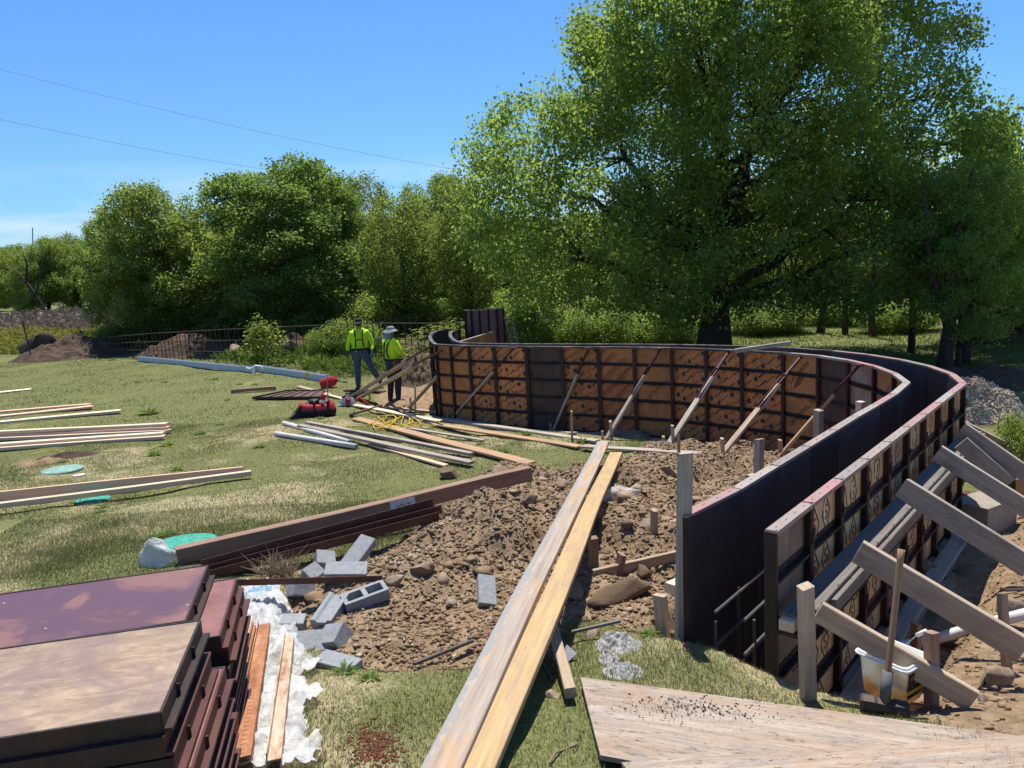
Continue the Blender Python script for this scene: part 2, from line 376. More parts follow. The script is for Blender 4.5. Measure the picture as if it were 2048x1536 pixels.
def toprail(name, cols):
    s = NT(name); tc = s.n('ShaderNodeTexCoord'); sx = s.n('ShaderNodeSeparateXYZ'); s.l(tc.outputs['Object'], sx.inputs[0])
    n = s.noise(s.coord(), 4, 6, .7); n2 = s.noise(s.coord(), 30, 4, .7); c = s.ramp(s.rand(), [(i/len(cols), q) for i, q in enumerate(cols)], 'CONSTANT')
    c = s.mix(s.ramp(n, [(.45, 0), (.65, .75)]), c, (.27,.235,.215)); c = s.mix(s.ramp(n2, [(.5, 0), (.75, .5)]), c, (.12,.09,.08))
    fx = s.math('ABSOLUTE', s.math('SUBTRACT', s.math('FRACT', s.math('DIVIDE', sx.outputs[0], .1525)), .5)); a = s.math('LESS_THAN', fx, .10)
    b = s.math('LESS_THAN', s.math('ABSOLUTE', s.math('SUBTRACT', sx.outputs[1], .034)), .003); sl_ = s.math('MULTIPLY', a, b)
    c = s.mix(sl_, c, (.01,.009,.009)); s.col(c).rough(.6).bump(n2, .25, .002); return s.m
MT['top_in'] = toprail('painted_top_rail', [(.24,.20,.175),(.33,.185,.165),(.30,.235,.20),(.36,.19,.18),(.34,.295,.25)])
MT['top_far'] = toprail('dark_top_rail', [(.03,.03,.032),(.05,.04,.04),(.04,.04,.045)])
# plywood of the forms
def plyback(name, light, dark, stain, amt):
    s = NT(name); v = s.coord(scale=(20, 1, 1.5)); g = s.noise(v, 1.3, 6, .65, .8); c = s.ramp(g, [(.3, dark), (.7, light)])
    st = s.ramp(s.noise(s.coord(), 2.2, 6, .7, 1), [(.46, 0), (.68, amt)]); c = s.mix(st, c, stain)
    br = s.math('ADD', s.math('MULTIPLY', s.rand(), .5), .7); mv = s.n('ShaderNodeHueSaturation'); s.l(c, mv.inputs['Color']); s.l(br, mv.inputs['Value'])
    s.col(mv.outputs[0]).rough(.7).bump(g, .15, .002); return s.m
MT['ply_or'] = plyback('orange_form_plywood', (.60,.255,.085), (.42,.16,.055), (.17,.075,.045), .6)
MT['ply_dark'] = plyback('stained_dark_plywood', (.16,.09,.06), (.09,.055,.045), (.035,.03,.032), .8)
MT['ply_grey'] = plyback('grey_stained_plywood', (.40,.27,.18), (.26,.17,.12), (.10,.09,.085), .7)
MT['ply_yel'] = plyback('yellow_form_plywood', (.66,.44,.20), (.52,.33,.15), (.42,.29,.20), .55)
s = NT('smooth_form_face'); v = s.coord(); n = s.noise(v, 3, 6, .7); c = s.mix(s.ramp(n, [(.35, 0), (.7, 1)]), (.045,.036,.040), (.085,.055,.058)); br = s.math('ADD', s.math('MULTIPLY', s.rand(), .9), .6); mv = s.n('ShaderNodeHueSaturation'); s.l(c, mv.inputs['Color']); s.l(br, mv.inputs['Value'])
c = s.mix(s.ramp(s.noise(s.coord(scale=(6,1,1.2)), 1.6, 5, .6), [(.68, 0), (.74, .5)]), mv.outputs[0], (.16,.14,.13)); s.col(c).rough(.5).bump(n, .1, .003); MT['face'] = s.m
s = NT('purple_form_face'); v = s.coord(); n = s.noise(s.coord(scale=(1,1,1)), 1.9, 4, .5, .6); c = s.mix(s.ramp(n, [(.47, 0), (.52, 1)]), (.20,.095,.08), (.115,.055,.068))
c = s.mix(s.ramp(s.noise(v, 3.1, 6, .7), [(.55, 0), (.75, .5)]), c, (.30,.16,.12)); tc = s.n('ShaderNodeTexCoord'); sx = s.n('ShaderNodeSeparateXYZ'); s.l(tc.outputs['Object'], sx.inputs[0])
spk = s.ramp(s.vor(v, 9), [(.03, 1), (.06, 0)]); c = s.mix(s.math('MULTIPLY', spk, .8), c, (.55,.5,.45)); s.col(c).rough(s.ramp(n, [(.4, .55), (.6, .38)])).bump(s.noise(v, 20, 5, .7), .1, .002); MT['purple'] = s.m
s = NT('worn_plywood_face'); g = s.noise(s.coord(scale=(2.5, 7, 20)), 2.2, 8, .75, .9); c = s.ramp(g, [(.28, (.16,.105,.075)), (.5, (.30,.215,.14)), (.70, (.46,.345,.22))])
st = s.ramp(s.noise(s.coord(), 2.2, 6, .7, .8), [(.44, 0), (.62, .75)]); c = s.mix(st, c, (.20,.135,.12)); pk = s.ramp(s.vor(s.coord(), 14), [(.02, 1), (.045, 0)])
c = s.mix(pk, c, (.05,.035,.03)); s.col(c).rough(.7).bump(g, .25, .003); MT['wornface'] = s.m
MT['redface'] = plain('red_brown_form_face', (.215,.095,.08), .5, 0, .3, 7)
# big plywood sheets in front
s = NT('dirty_plywood_sheet'); g = s.noise(s.coord(scale=(1.4, 18, 10)), 1.5, 7, .7, 1.0); c = s.ramp(g, [(.3, (.21,.16,.12)), (.5, (.335,.27,.205)), (.7, (.46,.385,.305))])
st = s.ramp(s.noise(s.coord(scale=(.8,2.2,1)), 1.8, 6, .7, 1), [(.45, 0), (.6, .6)]); c = s.mix(st, c, (.33,.205,.125))
sg = s.ramp(s.noise(s.coord(scale=(1,3,1)), 3.4, 7, .8, .6), [(.5, 0), (.62, .75)]); c = s.mix(sg, c, (.23,.195,.17)); cr_ = s.ramp(s.noise(s.coord(scale=(2.5,6,1)), 6, 8, .85, .4), [(.57, 0), (.62, 1)])
c = s.mix(s.math('MULTIPLY', cr_, .85), c, (.065,.052,.045)); s.col(c).rough(.85).bump(s.math('ADD', g, s.math('MULTIPLY', cr_, .8)), .5, .005); MT['sheet'] = s.m
def stonemat(name, a, b, c2, rough=.9, scale=4):
    s = NT(name); v = s.coord(); n = s.noise(v, scale, 7, .7); c = s.ramp(n, [(.3, a), (.52, b), (.75, c2)]); f = s.noise(v, scale*12, 4, .7)
    c = s.mix(s.ramp(f, [(.4, .5), (.7, 0)]), c, [q*.55 for q in a]); s.col(c).rough(rough).bump(s.math('ADD', n, s.math('MULTIPLY', f, .4)), .7, .012); return s.m
MT['rock'] = stonemat('limestone_rock', (.20,.14,.09), (.36,.27,.18), (.5,.41,.30))
MT['rockdark'] = stonemat('dark_clod', (.045,.032,.024), (.085,.06,.042), (.13,.095,.065))
MT['block'] = stonemat('concrete_block', (.26,.27,.275), (.35,.36,.365), (.43,.44,.44), .92, 16)
MT['concrete'] = stonemat('grey_concrete', (.27,.225,.175), (.38,.325,.26), (.47,.41,.335), .9, 5)
MT['mortar'] = stonemat('spilled_mortar', (.28,.27,.25), (.44,.43,.40), (.6,.58,.54), .9, 22)
s = NT('clod_soil'); v = s.coord('Object', rnd=False); n = s.noise(v, 3, 6, .7); c = s.ramp(n, [(.3, (.14,.088,.05)), (.52, (.26,.178,.105)), (.75, (.40,.295,.185))])
at_ = s.n('ShaderNodeAttribute', attribute_name='tone'); c = s.mix(s.ramp(at_.outputs['Fac'], [(.93, 0), (.98, .7)]), c, (.50,.41,.30)); c = s.mix(s.ramp(at_.outputs['Fac'], [(.0, .6), (.35, 0)]), c, (.075,.05,.032))
s.col(c).rough(.95).bump(s.noise(v, 60, 4, .7), .6, .01); MT['clod'] = s.m
MT['gravel'] = None
s = NT('pale_gravel'); v = s.coord('Object', rnd=False); at_ = s.n('ShaderNodeAttribute', attribute_name='tone'); c = s.ramp(at_.outputs['Fac'], [(0, (.30,.21,.13)), (.4, (.55,.42,.28)), (1, (.76,.64,.46))])
s.col(c).rough(.9).bump(s.noise(v, 30, 4, .7), .4, .01); MT['gravel'] = s.m
s = NT('dark_soil'); v = s.coord('Object', rnd=False); n = s.noise(v, 2.2, 8, .75); c = s.ramp(n, [(.32, (.04,.024,.015)), (.52, (.085,.052,.033)), (.72, (.15,.097,.062))]); s.col(c).rough(.95).bump(n, .9, .08); MT['soil'] = s.m
# the ground itself
s = NT('ground_turf_and_soil'); v = s.coord('Object', rnd=False)
da = s.n('ShaderNodeAttribute', attribute_name='dirt').outputs['Fac']; dry = s.n('ShaderNodeAttribute', attribute_name='dry').outputs['Fac']
n1 = s.noise(v, 26, 5, .75); n2 = s.noise(v, 5, 5, .7)
gr = s.ramp(n1, [(.3, (.085,.095,.03)), (.55, (.16,.165,.062)), (.75, (.27,.26,.12))]); dr = s.ramp(n1, [(.3, (.23,.19,.10)), (.55, (.38,.32,.18)), (.75, (.52,.45,.28))])
tf = s.mix(s.ramp(s.math('ADD', dry, s.math('MULTIPLY', s.math('SUBTRACT', n2, .5), .9)), [(.3, 0), (.7, 1)]), gr, dr)
d1 = s.noise(v, 7, 8, .75); so_ = s.ramp(d1, [(.3, (.14,.088,.05)), (.5, (.265,.18,.105)), (.72, (.42,.31,.20))]); pb = s.ramp(s.vor(v, 38), [(.10, 1), (.22, 0)])
so_ = s.mix(s.math('MULTIPLY', pb, s.ramp(s.noise(v, 9, 2, .5), [(.5, 0), (.62, .8)])), so_, (.45,.37,.28)); c = s.mix(da, tf, so_)
mx = s.n('ShaderNodeMix', data_type='FLOAT'); s.l(da, mx.inputs[0]); s.l(n1, mx.inputs[2]); s.l(s.math('ADD', s.math('MULTIPLY', d1, 2.5), s.math('MULTIPLY', pb, .3)), mx.inputs[3])
s.col(c).rough(.95).bump(mx.outputs[0], .8, .02); MT['ground'] = s.m; s.b.inputs['Specular IOR Level'].default_value = .1
def leafmat(name, a, b, trans=.5, yel=(.30,.36,.06)):
    m = bpy.data.materials.new(name); m.use_nodes = True; t = m.node_tree; t.nodes.clear(); n = t.nodes.new
    out = n('ShaderNodeOutputMaterial'); df = n('ShaderNodeBsdfDiffuse'); tr = n('ShaderNodeBsdfTranslucent'); gl = n('ShaderNodeBsdfGlossy'); m1 = n('ShaderNodeMixShader'); m2 = n('ShaderNodeMixShader')
    at_ = n('ShaderNodeAttribute'); at_.attribute_name = 'tone'; rp = n('ShaderNodeValToRGB'); t.links.new(at_.outputs['Fac'], rp.inputs[0]); oi = n('ShaderNodeObjectInfo')
    rp.color_ramp.elements[0].color = (*a, 1); rp.color_ramp.elements[1].color = (*b, 1); hs = n('ShaderNodeHueSaturation'); mr = n('ShaderNodeMapRange'); t.links.new(oi.outputs['Random'], mr.inputs[0]); mr.inputs[3].default_value = .478; mr.inputs[4].default_value = .512
    t.links.new(mr.outputs[0], hs.inputs['Hue']); t.links.new(rp.outputs[0], hs.inputs['Color']); hs.inputs['Value'].default_value = 1.0
    tb = n('ShaderNodeMix'); tb.data_type = 'RGBA'; tb.inputs[0].default_value = .45; t.links.new(hs.outputs[0], tb.inputs[6]); tb.inputs[7].default_value = (*yel, 1)
    t.links.new(hs.outputs[0], df.inputs[0]); t.links.new(tb.outputs[2], tr.inputs[0]); gl.inputs[0].default_value = (.35,.42,.35,1); gl.inputs['Roughness'].default_value = .5
    m1.inputs[0].default_value = trans; t.links.new(df.outputs[0], m1.inputs[1]); t.links.new(tr.outputs[0], m1.inputs[2])
    fr = n('ShaderNodeFresnel'); fr.inputs[0].default_value = 1.35; m2.inputs[0].default_value = .03; t.links.new(m1.outputs[0], m2.inputs[1]); t.links.new(gl.outputs[0], m2.inputs[2]); t.links.new(m2.outputs[0], out.inputs[0]); return m
MT['oakleaf'] = leafmat('oak_leaves', (.07,.13,.034), (.24,.35,.075), .6, (.50,.64,.10))
MT['leaf'] = leafmat('tree_leaves', (.07,.125,.034), (.19,.285,.065), .6, (.48,.60,.10))
MT['leafdark'] = leafmat('dark_tree_leaves', (.055,.105,.03), (.15,.245,.058), .58, (.42,.56,.09))
MT['leafyel'] = leafmat('yellow_green_leaves', (.09,.14,.024), (.20,.265,.05), .55, (.42,.45,.08))
MT['weed'] = leafmat('weed_leaves', (.05,.10,.015), (.13,.21,.035), .35)
MT['grassblade'] = leafmat('grass_blades', (.105,.12,.036), (.50,.43,.26), .25, (.40,.42,.17))
MT['flower'] = leafmat('yellow_flowers', (.11,.15,.035), (.40,.36,.06), .3, (.4,.38,.06))
MT['drybrush'] = leafmat('dry_brush', (.13,.10,.085), (.26,.20,.16), .2, (.3,.22,.15))
s = NT('bark'); v = s.coord('Object', scale=(1,1,.25), rnd=False); n = s.noise(v, 9, 7, .75, .6); s.col(s.ramp(n, [(.3, (.028,.022,.018)), (.55, (.065,.052,.042)), (.75, (.12,.10,.085))])).rough(.95).bump(n, 1.0, .03); MT['bark'] = s.m
MT['palebark'] = plain('pale_bark', (.16,.14,.12), .9, 0, .4, 5)
# small things
MT['red'] = plain('red_plastic', (.42,.02,.035), .38, 0, .1); MT['redcloth'] = plain('red_cloth', (.33,.035,.04), .85, 0, .2, 30); MT['black'] = plain('black_cloth', (.016,.016,.018), .8, 0, .3, 30)
MT['blackplastic'] = plain('black_plastic', (.02,.02,.021), .4); MT['white'] = plain('white_plastic', (.72,.72,.70), .4, 0, .05); MT['pvc'] = plain('grey_white_pvc', (.62,.59,.55), .4, 0, .1)
MT['galv'] = plain('galvanised_metal', (.42,.45,.50), .35, .6, .15); MT['vinyl'] = plain('pale_blue_grey_vinyl', (.42,.48,.55), .4, 0, .06); MT['lid'] = plain('green_lid', (.05,.30,.21), .6, 0, .18, 9); MT['lidpale'] = plain('pale_green_lid', (.20,.34,.27), .7, 0, .2, 9)
MT['yellow'] = plain('yellow_cord', (.62,.42,.03), .5, 0, .1); MT['pinkflag'] = plain('pink_flag', (.9,.10,.18), .6); MT['yflag'] = plain('orange_yellow_flag', (.85,.45,.02), .6)
MT['hammer'] = steel('hammer_head_steel', (.045,.036,.032), (.085,.06,.05), .5, .55); MT['collar'] = plain('grey_rubber_collar', (.13,.13,.125), .7, 0, .2, 20)
MT['handle'] = wood('hickory_handle', (.33,.20,.11), (.2,.11,.06), (.1,.07,.05), .4, 0, 40); MT['hivis'] = plain('hi_vis_shirt', (.48,.78,.02), .85, 0, .08, 20); MT['jeans'] = plain('blue_jeans', (.055,.085,.125), .9, 0, .35, 18)
MT['jeansdark'] = plain('dark_jeans', (.03,.04,.055), .9, 0, .35, 18); MT['skin'] = plain('skin', (.30,.16,.11), .55, 0, .12); MT['boot'] = plain('boot_leather', (.045,.035,.03), .7); MT['glove'] = plain('grey_glove', (.10,.105,.10), .8)
MT['hat'] = plain('mottled_grey_hat', (.22,.24,.24), .9, 0, .6, 40); MT['leather'] = plain('tool_pouch_leather', (.13,.07,.035), .75); MT['hair'] = plain('dark_hair', (.012,.01,.009), .7)
s = NT('rusty_flat_steel'); n = s.noise(s.coord(scale=(1.5,5,5)), 2.2, 7, .75); c = s.ramp(n, [(.3, (.20,.075,.03)), (.5, (.36,.155,.07)), (.68, (.46,.28,.17)), (.8, (.55,.47,.38))])
tc = s.n('ShaderNodeTexCoord'); sx = s.n('ShaderNodeSeparateXYZ'); s.l(tc.outputs['Object'], sx.inputs[0]); a = s.math('LESS_THAN', s.math('ABSOLUTE', s.math('SUBTRACT', s.math('FRACT', s.math('DIVIDE', sx.outputs[0], .051)), .5)), .06)
b = s.math('LESS_THAN', s.math('ABSOLUTE', sx.outputs[1]), .012); MT_sl = s.math('MULTIPLY', a, b); c = s.mix(MT_sl, c, (.03,.018,.012)); s.col(c).rough(.85).bump(n, .4, .003); MT['slotrust'] = s.m
s = NT('pale_rusty_steel'); n = s.noise(s.coord(scale=(1.5,7,7)), 2.4, 7, .75); c = s.ramp(n, [(.35, (.26,.13,.07)), (.5, (.46,.33,.22)), (.7, (.56,.5,.42))]); s.col(c).rough(.8).bump(n, .3, .003); MT['palerust'] = s.m
s = NT('clear_plastic_film'); s.col((.82,.85,.88)).rough(.22); s.b.inputs['Transmission Weight'].default_value = .25; s.b.inputs['Specular IOR Level'].default_value = .6; n = s.noise(s.coord(), 14, 5, .65, .5); s.bump(n, .8, .03)
tr = s.n('ShaderNodeBsdfTransparent'); mxs = s.n('ShaderNodeMixShader'); s.l(s.b.outputs[0], mxs.inputs[1]); s.l(tr.outputs[0], mxs.inputs[2]); s.l(s.ramp(s.noise(s.coord(), 4, 4, .6), [(.4, .15), (.7, .55)]), mxs.inputs[0]); s.l(mxs.outputs[0], s.out.inputs[0])
ca = s.n('ShaderNodeAttribute', attribute_name='tone'); s.col(s.mix(ca.outputs['Fac'], (.80,.79,.77), (.13,.42,.72))); MT['film'] = s.m
s = NT('bucket_plastic'); s.col((.86,.87,.86)).rough(.3); tr = s.n('ShaderNodeBsdfTransparent'); mxs = s.n('ShaderNodeMixShader'); s.l(s.b.outputs[0], mxs.inputs[1]); s.l(tr.outputs[0], mxs.inputs[2]); mxs.inputs[0].default_value = .30; s.l(mxs.outputs[0], s.out.inputs[0])
n = s.noise(s.coord(), 7, 5, .6); sx = s.n('ShaderNodeSeparateXYZ'); tc = s.n('ShaderNodeTexCoord'); s.l(tc.outputs['Object'], sx.inputs[0])
rs = s.math('ADD', s.math('MULTIPLY', sx.outputs[2], -7.0), s.math('ADD', n, .30)); s.col(s.mix(s.ramp(rs, [(.1, 0), (.5, 1)]), (.82,.83,.82), (.62,.34,.12))); MT['bucket'] = s.m
MT['inkblack'] = plain('black_print', (.035,.03,.028), .7); MT['inkred'] = plain('red_print', (.36,.045,.03), .7); MT['inkdim'] = plain('faded_print', (.10,.055,.035), .7); MT['inkgreen'] = plain('green_paint_mark', (.015,.09,.05), .7)
MT['paper'] = plain('pale_blue_paper', (.50,.54,.62), .6); MT['label'] = plain('dark_bucket_label', (.03,.028,.024), .4); MT['labely'] = plain('yellow_label', (.55,.48,.03), .4)
MT['bluetarp'] = plain('dark_blue_sheet', (.03,.055,.11), .5, 0, .3); MT['wire'] = plain('cable', (.06,.06,.065), .6)
MT['drip'] = plain('pale_drip', (.62,.6,.56), .6)
MT['redearth'] = plain('red_brown_chips', (.17,.05,.03), .95, 0, .6, 30)
# ---------------------------------------------------------------- the ground: one sheet, fine near the camera
def graded(lo, hi, step, far_lo, far_hi, k=1.16):
    a = list(np.arange(lo, hi+1e-6, step)); d = step
    while a[-1] < far_hi: d *= k; a.append(a[-1]+d)
    d = step
    while a[0] > far_lo: d *= k; a.insert(0, a[0]-d)
    return np.array(a)
gx = graded(-8, 7.5, .055, -900, 900); gy = graded(1.2, 16, .055, -60, 1300)
X, Y = np.meshgrid(gx, gy); Z = hz(X, Y, True)
DM = dirt_mask(X, Y).astype(float)
_k = np.array([.25,.5,.25]); 
for _ in range(2):
    DM = np.apply_along_axis(lambda r: np.convolve(np.pad(r, 1, 'edge'), _k, 'valid'), 0, DM); DM = np.apply_along_axis(lambda r: np.convolve(np.pad(r, 1, 'edge'), _k, 'valid'), 1, DM)
Z = Z + DM*sstep(2.5, 4.5, Y)*((.06+.10*sstep(5.2, 6.4, Y))*np.abs(fbm(X*1.9, Y*1.9, oct=3, s=5))+.03*fbm(X*5, Y*5, oct=2, s=6)-.06)*np.where(wcoord(X, Y)[1] > .3, .35, 1)
hole = sstep(.36, .28, np.hypot(X+7.75, Y-12.6)/1.0)*.0
def dryness(x, y):
    d = .33+.40*fbm(x*.55, y*.55, oct=3, s=41)+.25*fbm(x*2.1, y*2.1, oct=2, s=47)
    d = d+.25*np.exp(-((x+4.5)/3.5)**2-((y-9)/3.0)**2)-.45*sstep(13, 19, y)+.0*y
    return np.clip(d, 0, 1)
nx_, ny_ = len(gx), len(gy)
ii = (np.arange(ny_-1)[:, None]*nx_+np.arange(nx_-1)[None, :]).ravel()
me = mesh_np('ground', np.stack([X, Y, Z], -1), np.stack([ii, ii+1, ii+nx_+1, ii+nx_], 1), MT['ground'], True)
def fattr(me, name, vals):
    a = me.attributes.new(name, 'FLOAT', 'POINT'); a.data.foreach_set('value', np.asarray(vals, np.float32).ravel())
fattr(me, 'dirt', DM); fattr(me, 'dry', dryness(X, Y))
kind(link('ground', me), 'structure')
GZ = Z
def gz(x, y):       # height of the built sheet
    i = np.clip(np.searchsorted(gx, x)-1, 0, nx_-2); j = np.clip(np.searchsorted(gy, y)-1, 0, ny_-2)
    u = (x-gx[i])/(gx[i+1]-gx[i]); v = (y-gy[j])/(gy[j+1]-gy[j])
    return GZ[j, i]*(1-u)*(1-v)+GZ[j, i+1]*u*(1-v)+GZ[j+1, i]*(1-u)*v+GZ[j+1, i+1]*u*v
def dm(x, y):
    i = np.clip(np.searchsorted(gx, x), 0, nx_-1); j = np.clip(np.searchsorted(gy, y), 0, ny_-1); return DM[j, i]
def inview(x, y, z, m=60):
    q = np.stack([x, y, z], -1)-CAM; d = q@FWD; u = 1024+FPX*(q@RGT)/np.maximum(d, .1); v = 768-FPX*(q@UPV)/np.maximum(d, .1)
    return (d > .3) & (u > -m) & (u < 2048+m) & (v > -m) & (v < 1536+m*3)
# ---------------------------------------------------------------- grass blades on the lawn
def blades(name, n, box, h, wd, keep=None, mat=None, tone=None, lean=.5):
    x = rng.uniform(box[0], box[1], n); y = rng.uniform(box[2], box[3], n); z = gz(x, y)
    ok = inview(x, y, z) & (dm(x, y) < .4+.3*rng.random(n))
    if keep is not None: ok &= keep(x, y)
    x, y, z = x[ok], y[ok], z[ok]; m = len(x); a = rng.uniform(0, 2*np.pi, m); hh = h*rng.lognormal(0, .35, m)*(.75+.5*vnoise(x*1.3, y*1.3, s=3)); ww = wd*rng.uniform(.6, 1.4, m)
    lx, ly = np.cos(a), np.sin(a); ln = hh*lean*rng.uniform(.2, 1.6, m); b = rng.uniform(0, 2*np.pi, m); ex, ey = np.cos(b), np.sin(b)
    p0 = np.stack([x-lx*ww, y-ly*ww, z-.004], -1); p1 = np.stack([x+lx*ww, y+ly*ww, z-.004], -1); p2 = np.stack([x+ex*ln, y+ey*ln, z+hh], -1)
    V = np.stack([p0, p1, p2], 1).reshape(-1, 3); F_ = np.arange(3*m).reshape(-1, 3); me = mesh_np(name, V, F_, mat)
    d = dryness(x, y) if tone is None else np.full(m, tone); t = np.clip(d*.85+rng.normal(0, .22, m)-.08, 0, 1); fattr(me, 'tone', np.repeat(t, 3)); return me
g = MT['grassblade']
for nm, n, bx, h, wd in (('lawn_grass', 120000, (-2.5, 3.2, 1.9, 5.0), .034, .0022), ('lawn_grass', 200000, (-6, 2.5, 5.0, 9.0), .036, .003), ('lawn_grass', 190000, (-11, 4.5, 9.0, 16.0), .026, .0045), ('lawn_grass', 130000, (-22, 5, 16.0, 34.0), .03, .008)):
    kind(link(nm, blades(nm, n, bx, h, wd, None, g)), 'stuff')['label'] = 'short patchy green and straw coloured lawn grass'
kind(link('meadow_grass', blades('meadow_grass', 130000, (3, 26, 17.5, 48), .08, .011, None, MT['weed'], .35, .4)), 'stuff')['label'] = 'bright green meadow grass under and beyond the trees'
kind(link('meadow_grass', blades('meadow_grass', 90000, (-60, -4, 37, 75), .38, .035, lambda x, y: fbm(x*.15, y*.15, oct=2, s=8) > -.5, MT['weed'], .3, .5)), 'stuff')['label'] = 'tall green field grass behind the dirt heaps'
# ---------------------------------------------------------------- clods and stones on bare soil
def ico(n=1):
    bm = bmesh.new(); bmesh.ops.create_icosphere(bm, subdivisions=n, radius=1); v = np.array([q.co[:] for q in bm.verts]); f = np.array([[q.index for q in p.verts] for p in bm.faces]); bm.free(); return v, f
IV1, IF1 = ico(1); IV2, IF2 = ico(2); IV3, IF3 = ico(3)
def lumps(name, P, R, mat, sq=.7, rough=.35, seed=1, tone=None):
    r = np.random.default_rng(seed); m = len(P); k = len(IV1); n = IV1[None]*(1+rough*r.uniform(-1, 1, (m, k, 1))); sc = R[:, None]*np.stack([r.uniform(.7, 1.3, m), r.uniform(.7, 1.3, m), r.uniform(.5, 1.0, m)*sq], 1)
    a = r.uniform(0, 2*np.pi, m); q = n*sc[:, None, :]; c, s_ = np.cos(a)[:, None], np.sin(a)[:, None]
    q = np.stack([q[..., 0]*c-q[..., 1]*s_, q[..., 0]*s_+q[..., 1]*c, q[..., 2]], -1)+P[:, None, :]
    F_ = (IF1[None]+(np.arange(m)*k)[:, None, None]).reshape(-1, 3); me = mesh_np(name, q.reshape(-1, 3), F_, mat); fattr(me, 'tone', np.repeat(r.random(m) if tone is None else tone, k)); return me
def scatter(n, box, cond, rmin, rmax, pw=3.0, sink=.25):
    x = rng.uniform(box[0], box[1], n); y = rng.uniform(box[2], box[3], n); z = gz(x, y); ok = cond(x, y) & inview(x, y, z, 20)
    x, y, z = x[ok], y[ok], z[ok]; R = rmin+(rmax-rmin)*rng.random(len(x))**pw; return np.stack([x, y, z+R*sink], -1), R
def piley(x, y): return (dm(x, y) > .55)
IV0 = np.array([(1,0,0),(-1,0,0),(0,1,0),(0,-1,0),(0,0,1),(0,0,-1)], float); IF0 = np.array([(0,2,4),(2,1,4),(1,3,4),(3,0,4),(2,0,5),(1,2,5),(3,1,5),(0,3,5)])
def crumbs(name, P, R, mat, seed):
    r = np.random.default_rng(seed); m = len(P); n = IV0[None]*(1+.45*r.uniform(-1, 1, (m, 6, 1)))+.25*r.normal(size=(m, 6, 3)); q = n*R[:, None, None]*np.stack([r.uniform(.7, 1.3, m), r.uniform(.7, 1.3, m), r.uniform(.5, .9, m)], 1)[:, None, :]+P[:, None, :]
    me = mesh_np(name, q.reshape(-1, 3), (IF0[None]+(np.arange(m)*6)[:, None, None]).reshape(-1, 3), mat); fattr(me, 'tone', np.repeat(r.random(m), 6)); return me
dirtc = lambda x, y: piley(x, y) & (wcoord(x, y)[1] < -.3)
P, R_ = scatter(64000, (-2, 4.4, 4.0, 11.4), dirtc, .005, .024, 2.0)
kind(link('soil_crumbs', crumbs('soil_crumbs', P, R_, MT['clod'], 3)), 'stuff')['label'] = 'fine brown crumbs over the dug soil heap'
P, R_ = scatter(1500, (-2, 4.4, 4.0, 11.4), lambda x, y: dirtc(x, y) & (fbm(x*1.6, y*1.6, oct=2, s=77) > -.2), .014, .075, 3.5, .05)
kind(link('soil_clods', lumps('soil_clods', P, R_, MT['clod'], .85, .75, 3)), 'stuff')['label'] = 'loose brown clods over the dug soil heap'
P, R_ = scatter(26000, (1.6, 8, 2.5, 9), lambda x, y: piley(x, y) & (wcoord(x, y)[1] > .5), .003, .022, 4.0)
kind(link('soil_pebbles', crumbs('soil_pebbles', P, R_, MT['clod'], 4)), 'stuff')['label'] = 'small stones over the trodden soil by the braces'
# ---------------------------------------------------------------- heaps that stand on the ground
def heap(name, cx, cy, rx, ry, h, mat, seed, res=90, rough=.22, freq=2.2):
    u = np.linspace(-1.15, 1.15, res); U_, V_ = np.meshgrid(u, u); r = np.hypot(U_, V_); x = cx+U_*rx; y = cy+V_*ry
    n1 = fbm(U_*freq+seed, V_*freq, oct=5, s=seed); zz = h*np.clip(1-r**1.6, -.25, 1)*(1+.18*n1)+h*rough*.6*n1*sstep(1.1, .5, r)+min(h, .8)*.07*fbm(U_*11, V_*11, oct=3, s=seed+2)*sstep(1.1, .8, r); b = gz(x, y) if True else 0
    z = np.where(r < 1.12, b+zz, b-.2); ii = (np.arange(res-1)[:, None]*res+np.arange(res-1)[None, :]).ravel()
    return mesh_np(name, np.stack([x, y, z], -1), np.stack([ii, ii+1, ii+res+1, ii+res], 1), mat, True)
def heapthing(name, label, px, py, wpx, h, mat, seed, depth=.7, Y=None, **k):
    p = G(px, py) if Y is None else atY(px, py, Y); d = p[1]; rx = wpx/2*d/FPX; o = link(name, heap(name, p[0], p[1]+rx*depth*.8, rx, max(rx*depth, .8), h, mat, seed, **k)); tag(o, label, 'heap'); return p, o
heapthing('soil_heap', 'dark brown soil heap carrying two big upright clods at the lawn edge', 110, 721, 260, .72, MT['soil'], 3)
heapthing('soil_heap', 'dark soil heap marked with pink flags behind the pale gutter lengths', 365, 716, 260, .68, MT['soil'], 11)
heapthing('soil_heap', 'soil heap with pale stones in front of the rebar grid', 570, 712, 240, .6, MT['soil'], 17)
heapthing('soil_heap', 'low soil heap behind the two workers', 760, 722, 280, .6, MT['soil'], 23)
heapthing('soil_heap', 'raked brown soil bank beside the end of the formwork', 835, 770, 90, .75, MT['clod'], 29)
p, o = heapthing('gravel_heap', 'pale limestone gravel heap beside the formwork corner', 1985, 850, 225, .48, MT['gravel'], 31, depth=.8, Y=11.6)
me = o.data; fattr(me, 'tone', rng.random(len(me.vertices)))
n = 16000; hv = np.array([v.co[:] for v in me.vertices]); idx = rng.integers(0, len(hv), n); PP = hv[idx]+rng.normal(0, .025, (n, 3))*[1, 1, .3]; ok = PP[:, 2] > gz(PP[:, 0], PP[:, 1]); PP = PP[ok]
st = kind(link('gravel_stones', crumbs('gravel_stones', PP, .008+.026*rng.random(len(PP))**3, MT['gravel'], 6)), 'stuff'); st['label'] = 'angular pale stones lying over the gravel heap'
